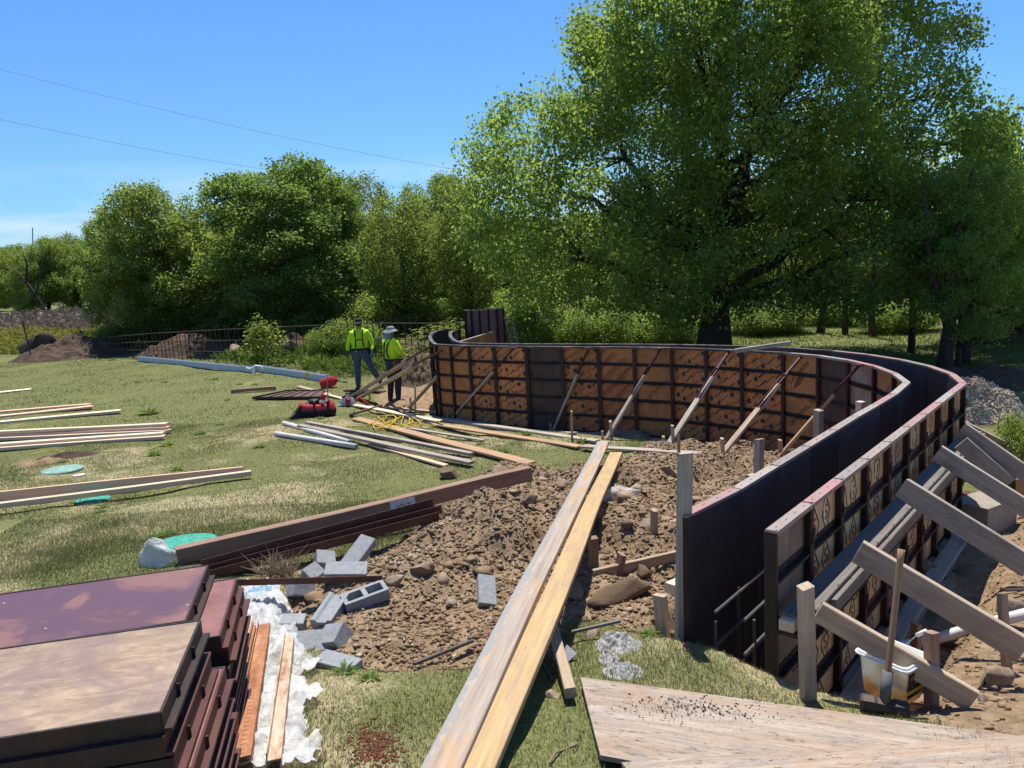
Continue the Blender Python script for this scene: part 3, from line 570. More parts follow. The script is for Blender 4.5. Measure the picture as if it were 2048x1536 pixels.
heapthing('soil_heap', 'black shaded soil ridge between gravel heap and trees', 1975, 795, 330, .42, MT['soil'], 37, depth=.35, Y=14.5)
heapthing('soil_heap', 'long brown soil heap under the right hand trees', 2030, 745, 260, .75, MT['soil'], 41, depth=.5, Y=21)
# big clods on the far heap, rocks
def boulder(name, p, r, mat, seed, sq=(1, .8, .8), lab=None, cat='rock', group=None, ang=0.3):
    n = IV3*(1+ang*fbm(IV3[:, 0]*1.3+seed, IV3[:, 1]*1.3, IV3[:, 2]*1.3, oct=3, s=seed)[:, None])
    for k in range(13):                                  # flat broken faces
        rr = np.random.default_rng(seed*31+k); d = rr.normal(size=3); d /= np.linalg.norm(d); h = rr.uniform(.42, .72); t = n@d; n = n-np.outer(np.maximum(t-h, 0), d)
    o = link(name, mesh_np(name, n*r*1.25*np.array(sq), IF3, mat, False), Matrix.Translation(Vector([float(c) for c in p])) @ Matrix.Rotation(seed*1.3, 4, 'Z'))
    if lab: tag(o, lab, cat, group)
    return o
for px, py, r, sd, lb in ((97, 684, .62, 3, 'tall dark earth clod on top of the far left soil heap'), (70, 697, .6, 5, 'broad brown earth clod on the front of the far left soil heap')):
    boulder('earth_clod', at(px, py, .62 if sd == 3 else .32), r, MT['rockdark'], sd, (1, .8, 1.0), lb, 'clod')
RK = [(1165,1145,.075,'squared tan rock beside the short brown stake in the soil'),(1290,1060,.10,'angular tan rock at the end of the upper stake board'),(1270,985,.10,'flat tan rock high on the soil heap under the long planks'),(1340,948,.09,'tan rock near the tall grey post'),
      (845,1145,.085,'tan boulder in the middle of the soil heap'),(828,1120,.06,'narrow upright tan rock beside the boulder in the soil heap'),(790,1170,.06,'pointed tan rock beside the steel angle end'),(905,1205,.055,'brown rock left of the lone grey block'),
      (1115,1270,.06,'tan rock in the gap right of the long planks'),(1185,1275,.055,'half buried brown rock under the rebar end'),(1125,970,.09,'pale buried stone beside the long planks'),(1245,1190,.14,'long grassy sod slab along the trench edge'),(1290,1150,.08,'brown clod beside the leaning stake'),
      (1985,1368,.085,'grey brown rock at the foot of the long brace stake'),(1965,1400,.03,'small pebble below the grey brown rock'),(1895,1290,.05,'dark stone under the white pipe'),(1000,950,.11,'pale flat rock behind the big timber beam'),(900,955,.16,'crumbly dark clod behind the big timber beam'),
      (1060,1005,.06,'ochre rock at the top of the soil heap'),(1105,1395,.04,'ochre stone beside the broken stick'),(1415,930,.07,'dark rock by the feet of the wall braces'),(1460,945,.06,'grey stone by the feet of the wall braces'),(1140,1190,.09,'shaded rock under the yellow plank'),(2010,1215,.09,'tan flat rock beside the long brace'),(1640,745,.02,'')]
for i, (px, py, r, lb) in enumerate(RK[:-1]):
    dk = 'dark' in lb or 'clod' in lb; boulder('rock' if 'clod' not in lb and 'sod' not in lb else 'earth_clod', G(px, py, r*.25), r, MT['clod'] if dk or 'sod' in lb else MT['rock'], 40+i, (1.15, .85, .75) if 'sod' not in lb else (2.0, .7, .5), lb, 'rock' if not dk else 'clod')
for px, py, r, lb in ((580,690,.35,'long pale stone on the soil heap before the rebar grid'),(660,708,.22,'pale round stone on the soil heap before the rebar grid'),(690,708,.4,'grey white rubble lump beside the first worker'),(715,692,.35,'flat dark stone perched on rubble behind the first worker'),(470,700,.3,'pale stone at the end of the middle soil heap')):
    boulder('rock', atY(px, py, 27), r, MT['rock'], 70+px % 17, (1.4, .7, .6), lb)
# ---------------------------------------------------------------- trees
def in_env(P, env):
    ok = np.zeros(len(P), bool); dep = np.full(len(P), 9.)
    for (c, r) in env:
        q = np.linalg.norm((P-np.array(c))/np.array(r), axis=1); ok |= q < 1; dep = np.minimum(dep, q)
    return ok, dep
def tree_meshes(name, seed, env, ncl, lpc, leaf, trunk_r, trunk_top, lean=(0, 0), nl=14, sig=.35, gap=-.25, leafm='leaf', bark='bark', limbs=None, lowz=.5, twigs=260, ntrunk=1, fork=.25):
    r = np.random.default_rng(seed); lo = np.min([np.array(c)-r_ for c, r_ in env], 0); hi = np.max([np.array(c)+np.array(r_) for c, r_ in env], 0)
    C = r.uniform(lo, hi, (ncl*14, 3)); ok, dep = in_env(C, env)
    sc = 2.6/max(.8, (hi-lo)[2]/6)
    nz = fbm(C[:, 0]*sc+seed, C[:, 1]*sc, C[:, 2]*sc, oct=3, s=seed)
    ok &= (nz > gap) & (r.random(len(C)) < .30+.70*dep**2) & (C[:, 2] > lowz) & (dep < 1.0+.18*fbm(C[:, 0]*.9, C[:, 1]*.9, C[:, 2]*.9, oct=2, s=seed+5))
    C = C[ok][:ncl]; ncl = len(C)
    # leaves
    n = ncl*lpc; ci = np.repeat(np.arange(ncl), lpc); sg = sig*r.uniform(.6, 1.4, ncl)
    P = C[ci]+np.clip(r.normal(0, 1, (n, 3)), -1.7, 1.7)*sg[ci][:, None]*np.array([1, 1, .8]); P[:, 2] -= .25*sig*r.random(n)
    ax = r.normal(0, 1, (n, 3)); ax[:, 2] -= .5; ax /= np.linalg.norm(ax, axis=1)[:, None]; b = r.normal(0, 1, (n, 3)); b -= ax*np.sum(ax*b, 1)[:, None]; b /= np.linalg.norm(b, axis=1)[:, None]
    L = leaf*r.uniform(.6, 1.35, n)[:, None]; W = L*.31
    V = np.stack([P, P+ax*L*.5+b*W, P+ax*L, P+ax*L*.5-b*W], 1).reshape(-1, 3)
    crown = mesh_np(name+'_crown', V, np.arange(4*n).reshape(-1, 4), MT[leafm])
    ct = r.random(ncl); t = np.clip(.55*ct[ci]+.45*r.random(n), 0, 1); fattr(crown, 'tone', np.repeat(t, 4))
    # trunk, limbs, twigs
    mb = MB(); base = np.array([0, 0, -.3]); segs = []
    tops = []
    for k in range(ntrunk):
        off = r.normal(0, .9, 2)*(k > 0) if ntrunk > 1 else np.zeros(2)
        pts = []; m = 9
        for i in range(m+1):
            f_ = i/m; wob = np.array([math.sin(f_*5+seed+k), math.cos(f_*4+seed*2+k)])*.10*trunk_top*.12*f_; pts.append(np.array([off[0]*(.25+f_*fork*4)+lean[0]*f_+wob[0], off[1]*(.25+f_*fork*4)+lean[1]*f_+wob[1], -.3+(trunk_top+.3)*f_]))
        rs = [trunk_r/math.sqrt(ntrunk)*(1.35 if i == 0 else (1.1 if i == 1 else 1-.93*(i/m))) for i in range(m+1)]
        mb.tube(pts, rs, 10); segs.append((pts, rs)); tops.append(pts[-1])
    lp = [C[i] for i in r.choice(ncl, nl, replace=False)] if limbs is None else [np.array(q) for q in limbs]
    allp = []; allr = []
    for pts, rs in segs: allp += pts[2:]; allr += rs[2:]
    for q in lp:
        tr = segs[r.integers(len(segs))][0]; hgt = np.clip(q[2]*r.uniform(.35, .6), trunk_top*.18, trunk_top*.95); i0 = min(range(len(tr)), key=lambda i: abs(tr[i][2]-hgt)); A = tr[i0]; mid = A*.5+q*.5+np.array([r.normal(0, .12), r.normal(0, .12), -.06])*np.linalg.norm(q-A)*.8
        pp = []
        for i in range(9):
            f_ = i/8; w_ = r.normal(0, .03, 3)*np.linalg.norm(q-A)*(0 < i < 8); pp.append(A*(1-f_)**2+2*mid*f_*(1-f_)+q*f_*f_+w_)
        r0_ = min(trunk_r*.42, .06+.035*np.linalg.norm(q-A)); rr = [r0_*(1-.85*i/8) for i in range(9)]; mb.tube(pp, rr, 7); allp += pp[2:]; allr += rr[2:]
    AP = np.array(allp); AR = np.array(allr)
    for i in r.choice(ncl, min(twigs, ncl), replace=False):
        q = C[i]; d = np.linalg.norm(AP-q, axis=1); j = int(np.argmin(d+(AP[:, 2] > q[2]+.3)*2)); A = AP[j]; r1 = min(AR[j]*.55, .018+.010*d[j]); mid = (A+q)/2+r.normal(0, .1, 3)*d[j]; mb.tube([A, mid, q], [r1, r1*.7, r1*.25], 4)
    trunk = mb.mesh(name+'_trunk', MT[bark], True); return trunk, crown
def plant_tree(kindname, meshes, p, label, cat='tree', scale=1.0, sxy=None, rz=0.0, group=None):
    sxy = sxy or scale; M = Matrix.Translation(Vector([float(c) for c in p])) @ Matrix.Rotation(rz, 4, 'Z') @ Matrix.Diagonal((sxy, sxy, scale, 1))
    o = link(kindname, None, M); tag(o, label, cat, group); link('trunk', meshes[0], M, o); link('crown', meshes[1], M, o); return o
# the big oak behind the wall
oak_p = np.array([5.5, 20.6, -.08])
env = [((1.0, 0, 7.0), (4.9, 5.2, 4.6)), ((-3.6, -.6, 4.6), (3.1, 3.6, 2.8)), ((-2.1, 0, 6.6), (2.7, 3.0, 2.1)), ((3.9, 0, 6.9), (2.5, 3.0, 3.2)), ((1.8, 0, 10.3), (4.5, 5, 3.2)), ((-1.4, -1, 3.0), (4.6, 3.0, 1.7)), ((4.5, -1, 3.4), (3.4, 2.8, 1.6)), ((4.0, 0, 5), (3.8, 3.5, 2.5)), ((5.8, -2, 2.7), (3.2, 2.0, 1.5)), ((1.6, -2.6, 2.6), (3.0, 1.8, 1.3)), ((8.0, 1, 3.2), (2.2, 2.0, 1.6))]
oak = tree_meshes('oak', 5, env, 6000, 46, .105, .42, 8.6, (.5, .2), sig=.21, gap=.12, leafm='oakleaf', lowz=1.35, twigs=700, limbs=[(-1.7,-.8,1.9),(-4.5,-.5,5.2),(-3.2,.5,7.6),(5.2,-.6,5.6),(6.2,0,7.0),(3.0,-1,8.4),(-1,-.5,9.5),(1.5,.5,11.5),(4.5,1,10.5),(2.5,-1.2,2.2),(5.5,-1,3.2),(-5.2,0,4.0),(3.6,-1.5,4.2),(-2.5,-2,4.2),(7,.5,6),(.5,-2.5,6),(-.5,2,8),(2,2.5,7)])
plant_tree('oak_tree', oak, oak_p, 'huge dark trunked oak with spreading crown towering behind the curved formwork')
def lobes(seed, n, R, H0, H1, r0, r1, core):
    r = np.random.default_rng(seed); e = [core]
    for k in range(n):
        f_ = (k+.5)/n; z = H0+(H1-H0)*f_; a = k*2.4+r.uniform(-.4, .4); rad = R*math.sqrt(max(.08, 1-((f_-.38)/.68)**2))*r.uniform(.75, 1.05); q = r.uniform(r0, r1); e.append(((rad*math.cos(a), rad*math.sin(a), z), (q*1.15, q*1.15, q*.72)))
    return e
V1 = tree_meshes('broad', 11, lobes(1, 26, 2.9, 1.3, 8.2, .75, 1.3, ((0,0,4.4),(1.6,1.6,2.6))), 2100, 36, .135, .2, 6.6, nl=20, sig=.2, gap=-.1, leafm='leaf', ntrunk=2, lowz=.6)
V2 = tree_meshes('dense', 23, lobes(2, 28, 2.4, 1.2, 9.3, .7, 1.25, ((0,0,5.0),(1.4,1.4,3.2))), 2100, 36, .135, .22, 7.6, nl=20, sig=.2, gap=-.1, leafm='leafdark', lowz=.4)
V3 = tree_meshes('airy', 37, [((0,0,5.2),(2.3,2.3,3.6)),((.3,0,7.0),(1.6,1.6,2.0))], 760, 24, .14, .13, 7.6, nl=26, sig=.26, gap=.02, leafm='leafyel', lowz=1.2, twigs=340)
V4 = tree_meshes('bushy', 41, [((0,0,1.7),(2.0,1.8,1.7)),((.9,0,2.3),(1.3,1.3,1.3)),((-1,0,2.1),(1.2,1.3,1.2))], 800, 24, .13, .06, 2.2, nl=9, sig=.24, gap=-.05, leafm='leaf', lowz=.1, twigs=120, ntrunk=3)
V5 = tree_meshes('shade', 53, lobes(5, 28, 3.4, 2.3, 9.2, .85, 1.45, ((0,0,6.0),(2.0,2.0,2.4))), 2500, 36, .115, .16, 6.8, nl=20, sig=.2, gap=-.08, leafm='oakleaf', lowz=2.0, twigs=360)
V6 = tree_meshes('sapling', 61, [((0,0,1.3),(.5,.5,1.0)),((.1,0,2.1),(.3,.3,.5))], 70, 12, .13, .02, 2.3, nl=10, sig=.13, gap=-.3, leafm='leafyel', lowz=.3, twigs=60)
VM = {'V6': V6, 'V1': V1, 'V2': V2, 'V3': V3, 'V4': V4, 'V5': V5}; VH, VW = {}, {}
for k_, (t_, c_) in VM.items():
    a_ = np.zeros(len(c_.vertices)*3, np.float32); c_.vertices.foreach_get('co', a_); a_ = a_.reshape(-1, 3); VH[k_] = float(np.percentile(a_[:, 2], 99.7)); VW[k_] = float(np.percentile(a_[:, 0], 99)-np.percentile(a_[:, 0], 1))
def tree_at(px, pytop, Y, wpx, v, label, name='broadleaf_tree', group=None, cat='tree'):
    top = atY(px, pytop, Y); b = np.array([top[0], Y, float(hz(top[0], Y))-.05]); hh = max(1.0, top[2]-b[2]); sc = hh/VH[v]; sxy = (wpx*Y/FPX)/VW[v]
    return plant_tree(name, VM[v], b, label, cat, sc, sxy, rng.uniform(0, 6.28), group)
tree_at(318, 378, 37, 250, 'V1', 'rounded broadleaf tree with forked leaning trunks left of the tallest far tree')
tree_at(545, 322, 35, 290, 'V2', 'tallest dark green tree of the far left wood')
tree_at(225, 445, 41, 130, 'V1', 'small tree at the outer left shoulder of the rounded tree')
tree_at(640, 345, 39, 170, 'V2', 'dark tree at the right shoulder of the tallest far left tree')
tree_at(712, 352, 43, 130, 'V3', 'sparse pale tree with bare twigs showing against the sky')
tree_at(795, 392, 33, 170, 'V3', 'slender yellow green tree behind the hatted worker')
tree_at(868, 352, 47, 170, 'V1', 'far rounded tree showing beside the oak crown')
tree_at(925, 370, 31, 140, 'V3', 'yellow green tree hugging the left edge of the oak')
tree_at(75, 478, 68, 120, 'V1', 'distant tree over the dry brush with a leaning dead trunk')
tree_at(20, 500, 76, 110, 'V3', 'distant pale tree at the far left end of the wood')
tree_at(140, 470, 80, 100, 'V3', 'distant thin topped tree between brush and rounded tree')
tree_at(180, 480, 72, 110, 'V1', 'distant tree just left of the rounded tree')
tree_at(1930, 330, 17.2, 290, 'V5', 'shady tree with twin dark trunks near the formwork corner')
tree_at(2060, 285, 21, 300, 'V5', 'shady tree right of the twin trunks beyond the gravel heap')
tree_at(2110, 330, 26, 260, 'V2', 'tree past the right end of the gravel heap')
wood_g = 'trees of the wood behind the oak'
for px, pt, Y_, wp, v in ((1010,430,38,190,'V1'),(1100,470,33,150,'V3'),(1190,430,44,190,'V1'),(1290,470,36,150,'V3'),(1380,440,47,190,'V1'),(1475,470,39,150,'V3'),(1560,440,46,190,'V1'),(1625,470,33,160,'V3'),(1700,430,42,190,'V1'),(1780,460,31,170,'V3'),(1850,420,45,190,'V1'),(1950,400,36,200,'V3'),(2020,400,48,200,'V1')):
    tree_at(px, pt, Y_, wp, v, 'sunlit yellow green tree seen through the gaps under the oak' if v == 'V3' else 'broad green tree standing in the wood behind the oak', group=wood_g)
for i in range(26):
    px = -60+i*84+rng.uniform(-25, 25); tree_at(px, (505 if px < 200 else 450)+rng.uniform(-18, 25)-.01*px, 62+rng.uniform(0, 30) if px > 200 else 90+rng.uniform(0, 20), 130, ('V1', 'V2', 'V3')[i % 3], 'far tree closing the back of the wood', group='far trees at the back of the wood')
for px, pt, Y_, wp, lb in ((455,600,36,150,'between the rounded tree and the tallest far tree'),(575,610,37,190,'right under the tallest far tree'),(690,600,36,140,'under the sparse bare twigged tree'),(770,585,35,170,'behind the heads of the two workers'),(850,600,34,150,'behind the left end of the formwork'),(960,580,33,190,'behind the tall curved form panel'),(1060,610,34,160,'just right of the leaning form panel'),(340,610,37,150,'under the rounded forked tree'),(1210,635,38,150,'left of the low oak limb'),(1340,640,40,150,'far beyond the oak trunk'),(1035,600,22,150,'low under the left edge of the oak crown'),(1110,612,24,160,'second right of the leaning form panel'),(1190,622,23,150,'before the low left oak limb'),(1270,628,25,150,'third right of the leaning form panel'),(1345,636,23.5,110,'against the left side of the oak trunk'),(1530,618,27,170,'between the oak trunk and the slender trunks'),(1660,622,29,170,'among the slender trunks under the canopy'),(1790,628,25,150,'left of the forked trunk near the formwork corner')):
    tree_at(px, pt, Y_, wp, 'V4', 'shaded leafy bush '+lb, 'bush', 'bushes along the foot of the wood', 'bush')
for px, pt, Y_, wp, lb in ((525,628,25.5,70,'slim pale sapling growing through the rebar grid'),(700,640,25,110,'bright leafy sapling clump behind the first worker'),(872,640,23,130,'yellow green saplings beside the formwork end'),(640,660,25,60,'low pale green sapling behind the rebar grid'),(225,650,35,80,'pale leafy shrub above the yellow flowers'),(2040,885,8.9,90,'green leafy weed clump beside the braces')):
    tree_at(px, pt, Y_, wp, 'V6' if 'slim' in lb or 'saplings' in lb else 'V4', lb, 'shrub', cat='shrub')
# slender trunks seen under the oak canopy
mb = MB(); mb.tube([(0,0,-.2),(.05,.02,1.2),(-.04,.03,2.6),(.06,0,4.4)], [.12,.095,.07,.015], 8); slim = mb.mesh('slim_trunk', MT['bark'], True)
mb = MB(); mb.tube([(0,0,-.2),(.15,.02,1.0),(.1,.03,2.2),(.5,0,4.2)], [.17,.13,.10,.02], 8); mb.tube([(.12,.02,1.0),(-.3,0,2.2),(-.5,0,4.0)], [.09,.06,.015], 7); slim2 = mb.mesh('forked_trunk', MT['bark'], True)
for i, (px, py, Y_) in enumerate(((1252,660,31),(1302,655,33),(1330,665,29),(1352,660,35),(1560,665,27),(1582,660,32),(1640,670,26),(1690,665,25),(1745,660,24),(1790,670,30),(1822,700,20),(1165,650,34),(1115,655,36),(1955,640,30),(1985,640,33),(1480,660,34),(1520,660,38))):
    p = atY(px, py, Y_); o = link('tree_trunk', slim if i % 3 else slim2, Matrix.Translation((p[0], Y_, float(hz(p[0], Y_)))) @ Matrix.Rotation(i*1.9, 4, 'Z') @ Matrix.Scale(.8+.07*(i % 5), 4)); tag(o, 'slender dark trunk rising under the oak canopy', 'trunk', 'slender trunks under the canopy')
for px, py, Y_, sc, lb in ((1885,690,16.6,1.05,'thick dark forked trunk close behind the formwork corner'),(1925,690,18,.95,'dark bent trunk beside the thick forked trunk')):
    p = atY(px, py, Y_); tag(link('tree_trunk', slim2, Matrix.Translation((p[0], Y_, float(hz(p[0], Y_)))) @ Matrix.Scale(sc, 4)), lb, 'trunk')
mb = MB(); mb.tube([(0,0,-.2),(-.6,0,1.8),(-1.5,0,3.6),(-2.6,.3,4.8)], [.15,.12,.09,.05], 8); mb.tube([(-.9,0,2.4),(-.2,0,4.2),(.3,0,6.2)], [.10,.07,.03], 6); mb.tube([(-1.5,0,3.6),(-1.2,0,5.0),(-1.4,0,6.0)], [.12,.08,.04], 6)
p = atY(98, 620, 64); tag(link('dead_tree', mb.mesh('dead_tree', MT['bark'], True), Matrix.Translation((p[0], 64, float(hz(p[0], 64))))), 'leaning bare trunk before the distant left trees', 'tree')
# brush and flowers beyond the left heaps
def brush(name, n, box, h, wd, mat, cl, tone=(0, 1), top=None, cond=None):
    x = rng.uniform(box[0], box[1], n); y = rng.uniform(box[2], box[3], n); k = fbm(x*cl, y*cl, oct=3, s=61); ok = (k > -.25) if cond is None else (k > -.25) & cond(x, y); x, y, k = x[ok], y[ok], k[ok]; m = len(x); z = gz(x, y)
    hh = h*(.55+.6*np.clip(k, 0, 1)); p = np.stack([x, y, z+hh*rng.random(m)**(.6 if top is None else top)], -1); a = rng.normal(0, 1, (m, 3)); a[:, 2] = np.abs(a[:, 2])*1.3; a /= np.linalg.norm(a, axis=1)[:, None]; b = rng.normal(0, 1, (m, 3)); L = wd*rng.uniform(.5, 1.5, m)[:, None]
    V = np.stack([p, p+a*L, p+a*L*.5+b*L*.18], 1).reshape(-1, 3); me = mesh_np(name, V, np.arange(3*m).reshape(-1, 3), mat); fattr(me, 'tone', np.repeat(rng.uniform(tone[0], tone[1], m), 3)); return me
kind(link('dry_brush', brush('dry_brush', 60000, (-62, -13, 44, 64), 1.5, .3, MT['drybrush'], .16)), 'stuff')['label'] = 'purple brown dry brush in front of the left wood'
kind(link('wild_flowers', brush('wild_flowers', 22000, (-30, -8, 36, 44), 1.0, .17, MT['flower'], .3, (0, 1))), 'stuff')['label'] = 'yellow flowering weeds behind the far heaps'
kind(link('weed_bank', brush('weed_bank', 34000, (-14, -3.6, 22, 29), .62, .17, MT['weed'], .5, cond=lambda x, y: y > 21.75-(x+5.3)*.93+.45)), 'stuff')['label'] = 'leafy green weeds along the pale gutter lengths'
kind(link('weed_bank', brush('weed_bank', 9000, (5.6, 13, 8.8, 11.2), .25, .09, MT['weed'], .6)), 'stuff')['label'] = 'green weeds at the foot of the gravel heap'
# single weeds in the lawn
mb = MB(); vs = []; r = random.Random(3)
for k in range(26):
    a = r.uniform(0, 6.28); L = r.uniform(.5, 1); up = r.uniform(.15, .8); w_ = .11*L; c_, s_ = math.cos(a), math.sin(a); pts = [(0,0,0), (c_*L*.5-s_*w_, s_*L*.5+c_*w_, up*.6), (c_*L, s_*L, up*.75), (c_*L*.5+s_*w_, s_*L*.5-c_*w_, up*.6)]; mb.add(pts, [(0,1,2,3)])
wm = mb.mesh('weed', MT['weed']); fattr(wm, 'tone', np.repeat(np.random.default_rng(2).random(26), 4))
WP = [(297,828,.34),(210,826,.14),(250,770,.12),(275,765,.13),(130,770,.1),(480,770,.14),(455,800,.12),(1005,905,.16),(945,878,.16),(905,872,.12),(1165,885,.14),(560,868,.1),(640,838,.12),(335,890,.14),(310,910,.18),(400,868,.16),(520,895,.15),(355,940,.14),(160,1008,.13),(205,1015,.12),(310,1078,.15),(335,1070,.14),(690,1345,.1),(740,1360,.09),(1050,870,.16),(1085,862,.18),(700,862,.1),(1130,850,.16),(1010,850,.14),(1160,880,.1),(200,1025,.1),(440,850,.13),(960,888,.1),(120,925,.12),(1840,1330,.08),(1300,1270,.09),(225,722,.22),(330,765,.15),(430,760,.16),(540,690,.2),(510,770,.13),(590,780,.13)]
for i, (px, py, sz) in enumerate(WP):
    p = G(px, py); o = link('lawn_weed', wm, Matrix.Translation((p[0], p[1], float(gz(p[0], p[1]))-.01)) @ Matrix.Rotation(i*2.1, 4, 'Z') @ Matrix.Diagonal((sz*1.1, sz*1.1, sz*.8, 1))); tag(o, 'low leafy green weed growing out of the lawn', 'weed', 'weeds scattered in the lawn')
# ---------------------------------------------------------------- wall formwork
PH, PW = 1.83, .61
def text_mesh(txt, size, mat, name='print'):
    c = bpy.data.curves.new(name, 'FONT'); c.body = txt; c.size = size; c.align_x = 'CENTER'; c.align_y = 'CENTER'; o = bpy.data.objects.new(name, c); COL.objects.link(o); bpy.context.view_layer.update()
    me = bpy.data.meshes.new_from_object(o.evaluated_get(bpy.context.evaluated_depsgraph_get())); bpy.data.objects.remove(o); me.name = name; me.materials.clear(); me.materials.append(mat); return me
mb = MB(); mb.box(0, .012, .0, .064, 0, PH); mb.box(PW-.012, PW, 0, .064, 0, PH); mb.box(.012, PW-.012, 0, .062, 0, .012); mb.box(.012, .030, .05, .062, .012, PH); mb.box(PW-.030, PW-.012, .05, .062, .012, PH)
ME_FRAME = mb.mesh('form_frame', MT['steel']); mb2 = MB(); mb2.v, mb2.f = list(mb.v), list(mb.f); ME_FRAME_R = mb2.mesh('form_frame_red', MT['steelred'])
mb = MB(); mb.box(-.001, PW+.001, -.002, .068, -.012, .0); mb.box(.012, PW-.012, .056, .066, -.03, -.012); ME_TOP = {k: None for k in ('top_in', 'top_far')}
for k in ME_TOP:
    q = MB(); q.v, q.f = list(mb.v), list(mb.f); ME_TOP[k] = q.mesh('top_rail_'+k, MT[k], bevel=0)
mb = MB(); mb.prism([(.013,0),(.060,0),(.060,.012),(.020,.012),(.020,.05),(.013,.05)][::-1], .0125, PW-.0125); ME_BAR = mb.mesh('crossbar', MT['steel']); q = MB(); q.v, q.f = list(mb.v), list(mb.f); ME_BAR_R = q.mesh('crossbar_red', MT['steelred'])
mb = MB(); mb.tube([(-.05,.066,-.016),(-.05,.078,-.03),(.05,.078,-.03),(.05,.066,-.016)], .004, 5); ME_LOOP = mb.mesh('form_handle', MT['steel'])
def ply_mesh(mat):
    m = MB(); m.box(.0125, PW-.0125, -.0015, .0128, .0125, PH-.0125); return m.mesh('plywood', mat)
ME_PLY = {}
def skin_mesh():
    m = MB(); m.box(.003, PW-.003, -.0075, -.0016, .002, PH-.014); return m.mesh('form_face', MT['face'])
ME_SKIN = skin_mesh()
# printed marks -------------------------------------------------------------
def diag_print(seed, birds=True):
    r = random.Random(seed); bk, rd = MB(), MB(); c45 = math.sqrt(.5)
    for j in range(13):
        for k in range(5):
            cx = .07+.115*k+r.uniform(-.012, .012); cz = .07+.14*j+(.07 if k % 2 else 0)+r.uniform(-.012, .012)
            if not (.05 < cx < PW-.05 and .06 < cz < PH-.07): continue
            if (j+2*k) % 3 == 0:
                n = 10; pts = []
                for i in range(n):
                    a = 2*math.pi*i/n; q = .058*(1.0 if i % 2 else .5)*r.uniform(.75, 1.2); pts.append((cx-q*math.cos(a)*.8, .0150, cz+q*math.sin(a)))
                bk.add(pts, [tuple(range(n))])
            else:
                m = rd if r.random() < .62 else bk; L = r.uniform(.11, .18); h_ = r.uniform(.020, .030); nn_ = int(L/.028)
                for s_ in range(nn_):
                    u0_ = -L/2+s_*L/nn_; u1_ = u0_+L/nn_*.78; hh = h_*r.uniform(.7, 1.1); m.add([(cx-(u*c45-v*c45), .0151, cz+(u*c45+v*c45)) for u, v in ((u0_, 0), (u1_, 0), (u1_, hh), (u0_, hh))], [(0,1,2,3)])
    return bk.mesh('bird_print', MT['inkblack']), rd.mesh('word_print', MT['inkred'])
PR = [diag_print(i) for i in range(3)]
TXT = {}
def ptxt(t, size, mat):
    if (t, size, mat) not in TXT: TXT[(t, size, mat)] = text_mesh(t, size, MT[mat], 'lettering')
    return TXT[(t, size, mat)]
def put_text(panel, M, t, size, mat, cx, cz, ang=45):
    R_ = Matrix.Translation((cx, .0156, cz)) @ Matrix(((-1,0,0,0),(0,0,1,0),(0,1,0,0),(0,0,0,1))) @ Matrix.Rotation(math.radians(ang), 4, 'Z'); link('printed_lettering', ptxt(t, size, mat), M @ R_, panel)
# boxed red company mark with bars
mb = MB(); mk = MB()
def logo_cells(seed):
    r = random.Random(seed); rd, bk = MB(), MB(); c45 = math.sqrt(.5)
    for row in range(-2, 9):
        for k in range(4):
            cx = PW-(.10+k*.17); cz = .12+row*.26+k*.17
            def q(pts, m): m.add([(cx-(a*c45-b*c45), .0150, cz+(a*c45+b*c45)) for a, b in pts], [tuple(range(len(pts)))])
            if not (.1 < cx < PW-.08 and .1 < cz < PH-.12): continue
            for b0 in (-.055, .045): q([(-.12, b0), (.12, b0), (.12, b0+.008), (-.12, b0+.008)], rd)
            q([(-.12,-.055),(-.112,-.055),(-.112,.053),(-.12,.053)], rd); q([(-.15,-.085),(.14,-.085),(.14,-.070),(-.15,-.070)], bk); q([(-.15,.066),(.10,.066),(.10,.076),(-.15,.076)], bk)
    return rd.mesh('logo_frame', MT['inkred']), bk.mesh('logo_bar', MT['inkblack'])
LG = logo_cells(1)
def panel(form, name, P0, P1, zb, ply, top='top_in', red=False, prints=None, smooth=False, bars=True):
    """one form panel; P0->P1 with the ribs on the left of that direction"""
    A, B = (P0[0], P0[1], zb), (P1[0], P1[1], zb); M, L = frame(A, B); M = M @ Matrix.Diagonal((L/PW, 1, 1, 1))
    o = link(name, ME_FRAME_R if red else ME_FRAME, M, form)
    if ply not in ME_PLY: ME_PLY[ply] = ply_mesh(MT[ply])
    link('plywood', ME_PLY[ply], M, o)
    link('top_rail', ME_TOP[top], M @ Matrix.Translation((0, 0, PH)), o)
    if smooth: link('form_face', ME_SKIN, M, o)
    if bars:
        for k in range(1, 6): link('crossbar', ME_BAR_R if red else ME_BAR, M @ Matrix.Translation((0, 0, PH-.305*k-.02)), o)
        link('handle', ME_LOOP, M @ Matrix.Translation((PW*.5, -.01, PH-.305*2)), o); link('handle', ME_LOOP, M @ Matrix.Translation((PW*.5, -.01, PH-.305*3)), o)
    if prints == 'birds':
        a, b = PR[random.randrange(3)]; kind(link('printed_birds', a, M, o), 'stuff'); kind(link('printed_words', b, M, o), 'stuff')
    return o, M
ZB = ZT-PH
inner = thing('wall_formwork', 'dark inner row of wall form panels, straight run turning into a long orange backed curve', 'formwork', (.99, 4.35, ZB))
for i in range(len(INNER_S)-1): panel(inner, 'form_panel', INNER_S[i], INNER_S[i+1], ZB, 'ply_grey', smooth=True, bars=(i > 5))
